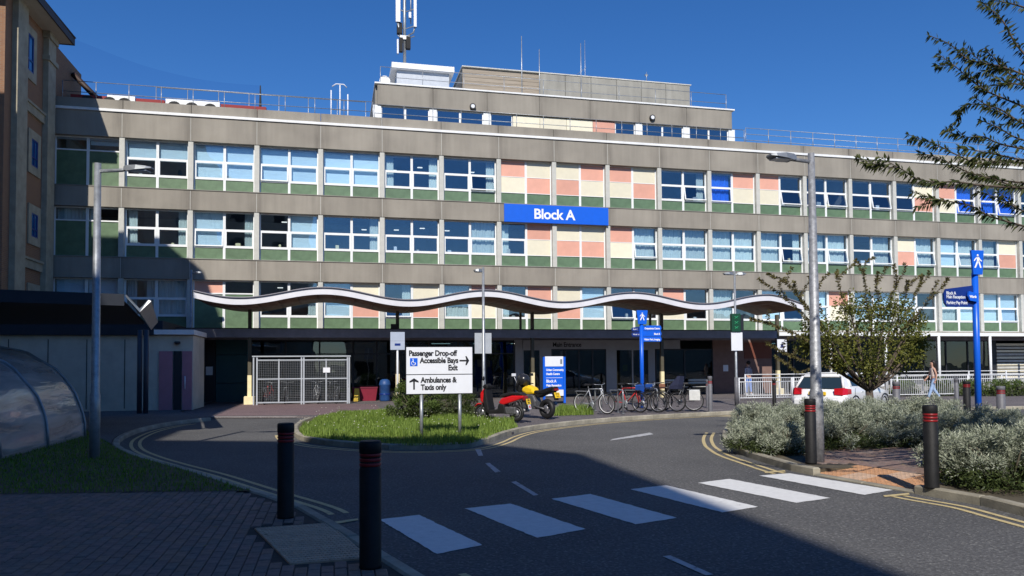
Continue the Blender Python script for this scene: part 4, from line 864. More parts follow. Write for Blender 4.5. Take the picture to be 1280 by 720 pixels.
# totem
x, y = G(693, 504, .1); tt = thing('totem_sign', 'blue and white totem sign behind the motorcycles by the entrance', 'sign', (x, y, .1))
X = lambda px: FA(px, 470, y)[0]-x; Z = lambda py: FA(693, py, y)[1]-.1
for a, c in ((679, 681.5), (704.5, 707)): q = MB(); q.box(X(a), X(c), 0, .08, 0, Z(446)); q.build('leg', m_blue, tt)
for a, c, mt in ((445.5,458,m_signw),(458.2,487,m_blue),(487.2,495,m_signw)): board(tt, X(681.6), X(704.4), Z(c), Z(a), .01, mt)
for s_, py, sz in (('Urban Community',463.5,.125),('Health Centre',468.6,.125),('Block A',478,.17),('Main Reception',483,.13)): text(s_, sz, m_txtw, tt, (X(682.8), .006, Z(py)), bold=.004)
q = MB(); q.box(X(682.5), X(703), .004, .01, Z(472.4), Z(472)); q.build('divider', m_txtw, tt); q = MB(); q.box(X(700.5), X(703), .004, .01, Z(455), Z(449)); q.build('emblem', m_grey, tt); q = MB(); q.box(X(684), X(699), .004, .01, Z(492.5), Z(491)); q.build('footer_line', m_navy, tt)
# fingerposts
def man(t, cx, cz, s, y_, mat=m_txtw):
    q = MB(); Q = lambda pts: [(cx+a*s, cz+b*s) for a, b in pts]
    q.lathe([(.001,0),(.085*s,0),(.085*s,.003)], 12, (cx-.0*s, y_-.003, cz+.43*s), 'Y')
    for P in ([(-.10,.32),(.10,.32),(.13,.0),(-.09,.0)], [(-.09,.02),(.06,.02),(-.20,-.48),(-.33,-.48)], [(.0,.02),(.13,.02),(.30,-.46),(.17,-.48)], [(-.10,.32),(-.02,.30),(-.22,.10),(-.30,.0),(-.36,.03),(-.28,.16)], [(.06,.31),(.12,.30),(.22,.14),(.36,.04),(.33,-.02),(.17,.06)]): q.prismy(Q(P), y_-.003, y_)
    q.build('walking_symbol', mat, t)
def fingerpost(label, px, py, h, r, zt0, zt1, wt):
    x, y = G(px, py, .08); t = thing('fingerpost', label, 'fingerpost', (x, y, .08)); MB().tube([(0,0,0),(0,0,zt0)], r, 14).build('post', m_blue, t)
    q = MB(); q.prismy([(-wt*.72,zt0-.05),(wt*.72,zt0-.05),(wt,zt1),(-wt,zt1)], -r-.03, -r+.02); q.build('head_panel', m_blue, t, bevel=.004); man(t, 0, (zt0+zt1)/2, (zt1-zt0)*.62, -r-.031); return t, x, y
t, x, y = fingerpost('blue fingerpost with walking man head above the silver shrubs at right', 1224, 541, 4.1, .068, 3.62, 4.12, .17)
q = MB(); q.prismy([(-.07,3.33),(-.80,3.24),(-.86,3.12),(-.85,2.93),(-.78,2.84),(-.07,2.84)][::1], -.02, .02); q.build('finger_panel', m_navy, t)
text('Block A', .10, m_signw, t, (-.80,-.023,3.115), bold=.002); text('Main Reception', .10, m_signw, t, (-.80,-.023,3.03), bold=.002); text('Parking Pay Point', .10, m_signw, t, (-.80,-.023,2.90), bold=.002)
q = MB(); q.prismy([(-.04,3.14),(-.26,3.19),(-.29,3.09),(-.24,2.98),(-.04,2.95)], -.10, -.06); q.build('small_finger', m_blue, t); text('Wards', .08, m_txtw, t, (-.25,-.103,3.04), bold=.003)
t, x, y = fingerpost('blue fingerpost with several white-lettered fingers behind the parked bicycles', 803, 510, 3.6, .075, 3.15, 3.62, .22)
for i, s_ in enumerate(('Outpatients Centre', 'Block B', 'Visitor Park, Imaging')):
    z = 3.06-i*.205; q = MB(); q.prismy([(.06,z),(.76,z),(.80,z-.1),(.76,z-.19),(.06,z-.19)], -.02, .02); q.build('finger_panel', m_blue, t); text(s_, .095, m_txtw, t, (.73,-.023,z-.14), bold=.003, align='RIGHT')
for i, s_ in enumerate(('Block C', 'Wards 1-6')):
    z = 3.02-i*.19; q = MB(); q.prismy([(-.06,z),(-.36,z-.04),(-.40,z-.1),(-.36,z-.18),(-.06,z-.175)], -.015, .02); q.build('finger_panel', m_navy, t); text(s_, .07, m_signw, t, (-.34,-.018,z-.125), bold=.001)
m_signg = M('pale_blue_sign', (.40,.45,.56), .4, .05, 5)
# signs on posts
def small_sign(label, px, py, h0, h1, wd, mats, zb=.06, post=True, lab='sign', D=None):
    x, y = G(px, py, zb)
    t = thing('post_sign' if post else 'plate_sign', label, 'sign', (x, y, zb))
    if post: MB().tube([(0,0,0),(0,0,h1-.02)], .035, 8).build('post', m_signw, t)
    n = len(mats)
    for i, mt in enumerate(mats): z0 = h0+(h1-h0)*i/n; board(t, -wd/2, wd/2, z0+.004, h0+(h1-h0)*(i+1)/n, -.06, mt, 'plate', .02)
    return t
t = small_sign('pale blue and white stop sign on a thin white post left of the drop-off sign', 497, 516, 2.20, 2.83, .5, (m_signg, m_signg)); q = MB(); q.prismy([(-.1,2.35),(.1,2.35),(.1,2.43),(-.1,2.43)], -.065, -.062); q.build('symbol', m_navy, t)
t = small_sign('white sign with dark symbol on the cream post right of the second lamp', 978, 501, 2.15, 2.7, .46, (m_signw,), post=False); q = MB(); q.prismy([(-.1,2.32),(.1,2.32),(.04,2.5),(-.04,2.5)], -.065, -.061); q.build('symbol', m_navy, t)
x, y = G(605, 520, .1); t = tag(MB().box(-.27, .27, .07, .09, 1.97, 2.62).build('plate_sign', m_silver, None, (x, y, .1)), 'plain grey back of a sign fixed to the lamp post behind the drop-off sign', 'sign')
x, y = G(921, 507, .06); t = tag(MB().box(-.24, .24, -.10, -.08, 2.15, 2.86).build('plate_sign', m_signw, None, (x, y, .06)), 'blank white rectangular sign on the double-headed lamp post', 'sign')
t = thing('pharmacy_box_sign', 'narrow dark green box sign above the white sign on the double-headed lamp post', 'sign', (x-.02, y-.16, 2.95)); m_dgr = M('dark_green', (.01,.06,.03), .4, 0)
board(t, -.22, .16, 0, .70, 0, m_dgr, 'box', .14); board(t, .18, .30, .02, .66, .02, m_dfr, 'side_box', .1)
for k in range(3): q = MB(); q.tube([(-.1,-.004,.1+.2*k),(.05,-.004,.2+.2*k)], .012, 4); q.tube([(.05,-.004,.1+.2*k),(-.1,-.004,.2+.2*k)], .012, 4); q.build('green_mark', M('bright_green', (.03,.35,.15), .5, 0), t)

# ---- bike cage
cg = thing('bike_cage', 'galvanised mesh cycle cage under the walkway left of the drop-off sign', 'bike cage', (-3.40, 34.6, .065))
L_, Hc_, Dp = 4.05, 2.08, 1.5
for x in (0, .14, 2.0, 2.1, L_-.08, L_): MB().box(x-.03, x+.03, -.03, .03, 0, Hc_).build('post', m_silver, cg)
for x in (1.05, 3.05): MB().box(x-.025, x+.025, -.02, .02, .1, Hc_-.1).build('gate_stile', m_silver, cg)
for x in (0, L_): MB().box(x-.03, x+.03, Dp-.03, Dp+.03, 0, Hc_).build('rear_post', m_silver, cg)
q = MB()
for z in (.10, 1.12, Hc_-.14): q = MB(); q.box(.14, L_-.08, -.025, .025, z-.025, z+.025); q.build('rail', m_silver, cg)
MB().box(-.06, L_+.06, -.06, Dp+.1, Hc_, Hc_+.05).build('roof_frame', m_silver, cg)
q = MB(); n_ = int((L_-.3)/.075)
for i in range(n_): x = .18+i*.075; q.box(x-.003, x+.003, -.003, .003, .12, Hc_-.15)
for i in range(25): z = .15+i*.075; q.box(.17, L_-.1, -.006, -.001, z-.003, z+.003)
for i in range(20): yy = i*.075; q.box(L_-.003, L_+.003, yy, yy+.006, .1, Hc_)
stuff(q.build('wire_mesh', m_grey, cg)); q = MB(); q.box(2.92, 3.22, -.045, -.035, 1.38, 1.60); q.build('notice', m_signw, cg)

# ---- bicycles
m_tyre = m_black; m_rim = M('alloy_rim', (.28,.28,.30), .4, 0, metal=.7)
def ring(R_, r, n=28, mseg=6):
    q = MB(); secs = []
    for i in range(n):
        a = 2*pi*i/n; secs.append([((R_+r*cos(b_))*cos(a), r*sin(b_), (R_+r*cos(b_))*sin(a)) for b_ in [2*pi*k/mseg for k in range(mseg)]])
    secs.append(secs[0]); q.loft(secs, caps=False); return q
def bike(label, x, y, rz, mat, zb=.09, rimm=m_rim, basket=False, pannier=None, seat=False, group='bicycles parked at the racks', lean=.05):
    t = thing('bicycle', label, 'bicycle', (x, y, zb), rz, group); t.rotation_euler = (0, 0, rz); R_ = .34
    for wx in (-.52, .52):
        wh = ring(R_-.022, .025).build('wheel', m_tyre, t, (wx, 0, R_)); ring(R_-.048, .012).build('rim', rimm, wh)
        q = MB()
        for k in range(14): a = 2*pi*k/14; q.tube([(.02*cos(a+1), .02*(-1)**k, .02*sin(a+1)), ((R_-.05)*cos(a), 0, (R_-.05)*sin(a))], .0022, 3, cap=False)
        q.tube([(0,-.045,0),(0,.045,0)], .018, 8); q.build('spokes', m_rim, wh)
        q = MB(); q.tube([(R_*1.09*cos(a), 0, R_*1.09*sin(a)) for a in [.3+i*.25 for i in range(9)]], .014, 5); q.build('mudguard', m_blackp, t, (wx, 0, R_))
    bbk = (-.06,0,.30); st = (-.20,0,.80); hd = (.36,0,.82); hd2 = (.39,0,.70); q = MB()
    for a, b_, r in ((bbk,st,.017),(st,hd,.016),(bbk,hd2,.019),(hd,hd2,.02),((-.52,.05,R_),bbk,.010),((-.52,-.05,R_),bbk,.010),((-.52,.05,R_),(-.19,.0,.77),.008),((-.52,-.05,R_),(-.19,0,.77),.008)): q.tube([a,b_], r, 7)
    q.build('frame', mat, t)
    q = MB(); q.tube([hd2,(.42,.05,.62),(.52,.055,R_)], .012, 6); q.tube([hd2,(.42,-.05,.62),(.52,-.055,R_)], .012, 6); q.build('fork', mat, t)
    q = MB(); q.tube([hd,(.34,0,.95)], .014, 6); q.tube([(.24,-.29,.98),(.30,-.22,.97),(.36,0,.95),(.30,.22,.97),(.24,.29,.98)], .012, 6); q.build('handlebar', m_grey, t)
    for s in (-1, 1): MB().tube([(.15,s*.30,.985),(.26,s*.285,.98)], .017, 6).build('grip', m_black, t)
    q = MB(); q.loft([[(-.34,-.07,.92),(-.34,.07,.92),(-.34,.06,.97),(-.34,-.06,.97)],[(-.22,-.05,.92),(-.22,.05,.92),(-.22,.04,.965),(-.22,-.04,.965)],[(-.08,-.015,.925),(-.08,.015,.925),(-.08,.012,.955),(-.08,-.012,.955)]], smooth=False); q.build('saddle', m_black, t)
    MB().tube([st,(-.225,0,.93)], .012, 6).build('seat_post', m_grey, t)
    q = MB(); q.lathe([(.03,-.05),(.095,-.048),(.095,-.042),(.03,-.04)], 18, bbk, 'Y'); q.tube([(-.06,-.07,.30),(.02,-.07,.15)], .01, 5); q.tube([(-.06,.07,.30),(-.14,.07,.45)], .01, 5); q.build('crankset', m_grey, t)
    for px_, pz_, s in ((.02,.15,-1),(-.14,.45,1)): MB().obox((px_, s*.11, pz_), (.09,.07,.02)).build('pedal', m_black, t)
    q = MB(); q.box(-.74,-.30,-.06,.06,.72,.735); q.tube([(-.70,.05,.72),(-.52,.06,R_)], .006, 5); q.tube([(-.70,-.05,.72),(-.52,-.06,R_)], .006, 5); q.build('carrier', m_grey, t)
    if pannier:
        for s in (-1, 1): MB().cbox(-.72,-.36, s*.14-.06, s*.14+.06, .36, .71, .03).build('pannier', pannier, t)
    if basket: MB().cbox(.44,.64,-.12,.12,.76,.93,.03).build('basket', basket, t)
    if seat: q = MB(); q.loft([[(-.62,-.15,.76),(-.3,-.15,.76),(-.3,.15,.76),(-.62,.15,.76)],[(-.66,-.17,.9),(-.32,-.17,.86),(-.32,.17,.86),(-.66,.17,.9)],[(-.70,-.15,1.2),(-.62,-.15,1.2),(-.62,.15,1.2),(-.70,.15,1.2)]], smooth=False); q.build('child_seat', seat, t)
    t.rotation_euler = (lean, 0, rz); return t
def hd_(pa, pb, z=.09): a = G(*pa, z); b_ = G(*pb, z); return ((a[0]+b_[0])/2, (a[1]+b_[1])/2, atan2(b_[1]-a[1], b_[0]-a[0]))
m_bred = M('red_frame_paint', (.55,.03,.03), .3, 0, coat=.4); m_bgr = M('silver_frame_paint', (.45,.47,.50), .3, 0, metal=.4); m_bbk = M('black_frame_paint', (.02,.02,.025), .3, 0); m_bbl = M('blue_bag', (.015,.07,.30), .6, .1, 5); m_wbag = M('pale_bag', (.55,.56,.55), .7, .15, 5)
x, y = G(743, 517, .09); bike('silver bicycle with a pale front wheel, leftmost at the racks', x, y, -1.0, m_bgr, rimm=M('white_rim', (.7,.7,.7), .4, 0))
x, y = G(785, 515, .09); bike('red bicycle with a blue bag between the first two racks', x, y, -1.05, m_bred, basket=m_bbl)
x, y = G(806, 515, .09); bike('dark bicycle leaning by the blue fingerpost', x, y, -.9, m_bbk)
x, y = G(829, 514, .09); bike('black bicycle with dark child seat and small blue bag right of the second rack', x, y, 2.2, m_bbk, seat=M('dark_cloth', (.02,.025,.06), .8, .2, 6), basket=m_bbl)
x, y = G(848, 513.5, .09); bike('black bicycle with pale pannier bags, rightmost at the racks', x, y, 2.75, m_bbk, pannier=m_wbag, basket=M('brown_basket', (.2,.09,.05), .8, .2, 9))
for i, (dx, c) in enumerate(((.55, m_bred),(1.3, m_bbk),(2.6, m_bgr),(3.3, m_bbk))):
    bike(['bicycle with red frame locked inside the cage at its left end','dark bicycle inside the cage, second from the left','silver bicycle inside the cage behind the white notice','dark bicycle inside the cage at its right end'][i], -3.40+dx, 35.35, 1.35+.2*i, c, .066, group='bicycles inside the cage')
def rack(label, px, py, px2, py2):
    a = G(px, py, .09); b_ = G(px2, py2, .09); L_ = .8; an_ = atan2(b_[1]-a[1], b_[0]-a[0]); t = thing('cycle_rack', label, 'cycle rack', (b_[0], b_[1], .08), an_, 'steel hoop cycle racks')
    MB().tube([(-L_,0,0),(-L_,0,.66)] + [(-L_+.1-.1*cos(a_), 0, .66+.1*sin(a_)) for a_ in (.5,1.1)] + [(-L_+.1,0,.77),(-.1,0,.77)] + [(-.1+.1*sin(a_), 0, .66+.1*cos(a_)) for a_ in (.5,1.1)] + [(0,0,.66),(0,0,0)], .027, 8).build('hoop', m_galv, t)
    for xx in (-L_, 0): MB().lathe([(.06,0),(.06,.008)], 10, (xx,0,.0)).build('foot_plate', m_galv, t)
rack('steel hoop rack holding the silver bicycle', 738, 512, 752, 515); rack('steel hoop rack between the silver and the red bicycle', 765, 513, 779, 517); rack('steel hoop rack right of the blue fingerpost', 806, 511, 822, 514.5)

# ---- scooter and motorcycle
def side(poly, w_, mat, nm, t, bev=.02, loc=None):   # a body piece: side outline in XZ, width w
    q = MB(); q.prismy(poly, -w_/2, w_/2); return q.build(nm, mat, t, loc, bevel=bev)
m_engine = M('engine_metal', (.16,.16,.17), .45, .3, 15, metal=.6)
def motowheel(t, x, R_, wd, rimr):
    wh = ring(R_-wd/2, wd/2, 30, 8).build('wheel', m_tyre, t, (x, 0, R_)); q = MB(); q.lathe([(rimr-.03,-wd*.32),(rimr,-wd*.32),(rimr,wd*.32),(rimr-.03,wd*.32)], 24, (0,0,0), 'Y', cap=False); q.lathe([(.05,-.05),(.05,.05)], 12, (0,0,0), 'Y')
    for k in range(5): a = 2*pi*k/5; q.tube([(0,0,0),((rimr-.02)*cos(a),0,(rimr-.02)*sin(a))], .018, 6)
    q.build('rim', m_engine, wh); q = MB(); q.lathe([(.03,.06),(.11,.06),(.11,.066),(.03,.066)], 18, (0,0,0), 'Y'); q.build('brake_disc', m_rim, wh)
a = G(603, 521.5, .1); b_ = G(646, 527, .1); rz = radians(134)
sc_ = thing('scooter', 'red and black scooter parked on the island edge, its yellow plate facing the road', 'scooter', (b_[0], b_[1], .1), rz); Ls = 1.28
motowheel(sc_, 0, .26, .11, .17); motowheel(sc_, Ls, .26, .10, .17)
side([(-.30,.72),(-.30,.80),(.10,.80),(.50,.70),(.58,.56),(.42,.50),(.02,.62)], .28, m_redp, 'rear_body', sc_, .05)
side([(-.32,.81),(-.20,.90),(.15,.90),(.45,.84),(.58,.76),(.52,.72),(.1,.82)], .27, m_black, 'seat', sc_, .03)
side([(.30,.24),(1.0,.22),(1.02,.34),(.62,.36),(.56,.55),(.36,.52)], .32, m_blackp, 'footboard', sc_, .03)
side([(.96,.22),(1.06,.30),(1.14,.62),(1.10,.98),(1.02,1.0),(.96,.62),(.90,.34)], .36, m_blackp, 'leg_shield', sc_, .04)
side([(1.08,.50),(1.26,.60),(1.26,.86),(1.12,1.02),(1.04,.92)], .30, m_redp, 'front_cowl', sc_, .05)
side([(Ls-.22,.44),(Ls-.10,.56),(Ls+.14,.54),(Ls+.28,.40),(Ls+.12,.50),(Ls-.1,.50)], .15, m_redp, 'front_mudguard', sc_, .02)
q = MB(); q.tube([(Ls,.07,.26),(Ls-.08,.07,.60),(Ls-.18,0,.95)], .022, 7); q.tube([(Ls,-.07,.26),(Ls-.08,-.07,.60),(Ls-.18,0,.95)], .022, 7); q.build('fork', m_engine, sc_)
q = MB(); q.tube([(1.0,-.34,1.07),(1.06,-.15,1.06),(1.08,0,1.04),(1.06,.15,1.06),(1.0,.34,1.07)], .018, 7); q.build('handlebar', m_black, sc_)
side([(1.0,.98),(1.16,1.0),(1.16,1.1),(1.04,1.16),(.97,1.08)], .26, m_blackp, 'headset', sc_, .03)
for s in (-1, 1): q = MB(); q.tube([(1.02,s*.22,1.08),(1.0,s*.30,1.30)], .008, 5); q.lathe([(.02,0),(.07,.02),(.06,.04)], 10, (.98,s*.31,1.32), 'X'); q.build('mirror', m_black, sc_)
q = MB(); q.obox((.18,0,.34), (.42,.26,.22)); q.lathe([(.11,-.2),(.12,.0),(.1,.12)], 12, (.12,0,.28), 'Y'); q.build('engine', m_engine, sc_, bevel=.03)
MB().tube([(.30,-.16,.28),(.02,-.19,.30),(-.30,-.20,.36)], [.035,.055,.06], 10).build('exhaust', m_engine, sc_)
o = side([(-.46,.42),(-.40,.40),(-.28,.72),(-.34,.74)], .16, m_blackp, 'rear_mudguard', sc_, .01)
def plate(t, x, z, wd, h, tilt, letters, nm='number_plate', mat=m_yel):
    o = MB().obox((0,0,0), (.008, wd, h)).build(nm, mat, t, (x, 0, z)); o.rotation_euler.y = tilt
    if letters: 
        for k, s_ in enumerate(letters): tx = text(s_, h*.42, m_txtb, o, (-.0055, 0, h*.08-k*h*.46), bold=.002, align='CENTER'); tx.rotation_euler = (pi/2, 0, -pi/2)
plate(sc_, -.42, .62, .22, .17, .25, ('LX09', 'EKP')); plate(sc_, -.46, .46, .14, .14, .25, (), 'learner_plate', m_signw); plate(sc_, -.468, .46, .06, .08, .25, (), 'learner_mark', m_redp)
side([(-.36,.66),(-.28,.66),(-.26,.76),(-.34,.78)], .2, m_red, 'tail_light', sc_, .01); MB().tube([(.4,.12,.2),(.35,.22,.02)], .012, 6).build('stand', m_engine, sc_)
a = G(660, 513, .08); b_ = G(684, 523.5, .08); rz = radians(119)
sc_.scale = (.93, .93, .92)
mc = thing('motorcycle', 'black motorcycle with a yellow tank behind the red scooter', 'motorcycle', (b_[0], b_[1], .08), rz); Lm = 1.42
motowheel(mc, 0, .32, .17, .22); motowheel(mc, Lm, .31, .12, .22)
side([(.44,.78),(.50,.98),(.74,1.06),(.98,1.0),(1.04,.86),(.8,.76)], .30, m_yel, 'fuel_tank', mc, .07)
side([(-.42,.98),(-.34,1.04),(-.05,.98),(.20,.90),(.46,.90),(.48,.80),(.1,.78),(-.2,.86)], .26, m_black, 'seat', mc, .04)
side([(-.38,.88),(-.16,.84),(.30,.66),(.46,.76),(.1,.80),(-.36,.97)], .22, m_blackp, 'tail_fairing', mc, .03)
side([(.40,.30),(.98,.30),(1.02,.62),(.85,.78),(.5,.76),(.38,.55)], .30, m_engine, 'engine', mc, .04); side([(.6,.5),(.98,.5),(1.12,.82),(.8,.8)], .34, m_blackp, 'side_fairing', mc, .04)
side([(1.10,.80),(1.30,.86),(1.36,1.0),(1.22,1.16),(1.06,1.05)], .26, m_blackp, 'headlight_cowl', mc, .05); side([(1.12,1.12),(1.30,1.05),(1.22,1.34),(1.10,1.44)], .26, M('dark_screen', (.03,.03,.035), .15, 0), 'windscreen', mc, .02)
q = MB()
for s in (-1, 1): q.tube([(Lm,s*.09,.31),(Lm-.14,s*.09,.72),(Lm-.26,s*.09,1.04)], .026, 8)
q.build('fork', m_engine, mc); q = MB(); q.tube([(1.0,-.38,1.10),(1.10,-.2,1.12),(1.14,0,1.08),(1.10,.2,1.12),(1.0,.38,1.10)], .018, 7); q.build('handlebar', m_black, mc)
for s in (-1, 1): q = MB(); q.tube([(1.08,s*.26,1.12),(1.12,s*.36,1.36)], .009, 5); q.obox((1.1,s*.38,1.40), (.03,.16,.09)); q.build('mirror', m_signw if s > 0 else m_black, mc)
q = MB()
for s in (-1, 1): q.tube([(0,s*.12,.32),(.45,s*.13,.40)], .028, 7)
q.build('swingarm', m_engine, mc); MB().tube([(.7,-.2,.30),(.3,-.22,.32),(-.15,-.24,.50)], [.03,.06,.065], 10).build('exhaust', m_engine, mc)
side([(Lm-.28,.60),(Lm,.68),(Lm+.28,.58),(Lm+.20,.62),(Lm,.65),(Lm-.2,.62)], .14, m_blackp, 'front_mudguard', mc, .01); side([(-.44,.62),(-.40,.60),(-.24,.90),(-.30,.92)], .17, m_blackp, 'rear_mudguard', mc, .01)
plate(mc, -.45, .76, .23, .18, .35, ('KY15', 'TVO')); side([(-.44,.90),(-.38,.90),(-.36,.97),(-.43,.97)], .16, m_red, 'tail_light', mc, .01)
q = MB(); q.lathe([(.001,-.17),(.13,-.14),(.19,-.03),(.20,.06),(.145,.17),(.001,.22)], 16, (0,0,0)); hl_ = tag(q.build('helmet', M('black_helmet', (.02,.02,.022), .25, 0, coat=.5), None, (mc.location.x+cos(rz)*1.02, mc.location.y+sin(rz)*1.02, 1.21)), 'round black helmet resting on the yellow motorcycle tank', 'helmet')

# ---- bins by the cage
mc.scale = (.97, .97, .94)
bx = thing('barrel_bin', 'blue barrel bin beside the cream post under the walkway', 'bin', (FA(481,490,36.3)[0], 36.3, .065)); MB().lathe([(.22,0),(.25,.05),(.25,.72),(.27,.74),(.27,.80),(.22,.98),(.10,1.04)], 18).build('drum', M('bin_blue', (.02,.07,.22), .5, .2, 5), bx); MB().lathe([(.255,.3),(.27,.31),(.27,.35),(.255,.36)], 18, cap=False).build('hoop', m_navy, bx)
bx = thing('crate_bin', 'low dark red container behind the cage by the glass front', 'bin', (FA(456,495,37.2)[0], 37.2, .065)); MB().loft([[(-.5,-.25,0),(.5,-.25,0),(.5,.25,0),(-.5,.25,0)],[(-.58,-.3,.6),(.58,-.3,.6),(.58,.3,.6),(-.58,.3,.6)]], smooth=False).build('tub', M('dark_red', (.20,.01,.03), .6, .1, 5), bx); MB().box(-.6,.6,-.32,.32,.6,.66).build('lid', M('dark_red2', (.14,.01,.03), .6, .1, 5), bx)
bx = thing('wet_floor_sign', 'small yellow folding floor sign right of the cage', 'floor sign', (FA(446,500,36.8)[0], 36.8, .065)); q = MB(); q.loft([[(-.15,-.15,0),(.15,-.15,0),(.15,-.12,0),(-.15,-.12,0)],[(-.1,0,.6),(.1,0,.6),(.1,.02,.6),(-.1,.02,.6)]], smooth=False); q.build('leaf', m_yel, bx); q = MB(); q.loft([[(-.15,.15,0),(.15,.15,0),(.15,.18,0),(-.15,.18,0)],[(-.1,.02,.6),(.1,.02,.6),(.1,.04,.6),(-.1,.04,.6)]], smooth=False); q.build('leaf', m_yel, bx)
for i, px in enumerate((848, 873)):
    b2 = thing('bench', ['pale slatted bench left of the grey bollards against the glass front','pale slatted bench beside the salmon wall under the walkway'][i], 'bench', (FA(px,480,37.3)[0], 37.3, .065), 0, 'benches under the walkway')
    for k in range(3): MB().box(-.7,.7,-.22+.15*k,-.10+.15*k,.43,.46).build('seat_slat', m_trim, b2)
    for k in range(2): MB().box(-.7,.7,.25,.28,.60+.14*k,.70+.14*k).build('back_slat', m_trim, b2)
    for s in (-.6, .6): MB().box(s-.03,s+.03,-.2,.27,0,.43).build('leg', m_dfr, b2)
# ---- railings on the right
m_rail = M('white_rail', (.62,.64,.66), .4, .08, 6)
def guard(label, x0, x1, y, h, step=2.0, zb=.06, group='white pedestrian guard rails'):
    t = thing('guard_rail', label, 'railing', (x0, y, zb), 0, group); L_ = x1-x0; n = max(1, round(L_/step)); pm = MB().tube([(0,0,0),(0,0,h+.02)], .035, 8).mesh('post', m_rail)
    for i in range(n+1): put(pm, 'post', t, (L_*i/n, 0, 0))
    for z in (h, h-.17, .12): MB().tube([(0,0,z),(L_,0,z)], .022, 7).build('rail', m_rail, t)
    q = MB(); k = int(L_/.115)
    for i in range(1, k): q.box(i*.115-.007, i*.115+.007, -.007, .007, .12, h-.17)
    stuff(q.build('infill_bars', m_rail, t)); return t
guard('low white guard rail between the double-headed lamp and the white car', FA(924,490,30.6)[0], FA(990,490,30.6)[0], 30.6, 1.0)
guard('white guard rail running behind the white car and tree', FA(992,490,30.6)[0], FA(1075,490,30.6)[0], 30.6, 1.0)
guard('white guard rail behind the walking woman reaching the right edge', FA(1076,490,31.0)[0], 40, 31.0, 1.0)
guard('rear white guard rail nearer the portico, right of the tree', 27.5, 44, 33.2, 1.18, 2.2)
guard('rear white guard rail in front of the covered walkway by the car', 19.2, 26.5, 33.0, 1.12, 1.8)

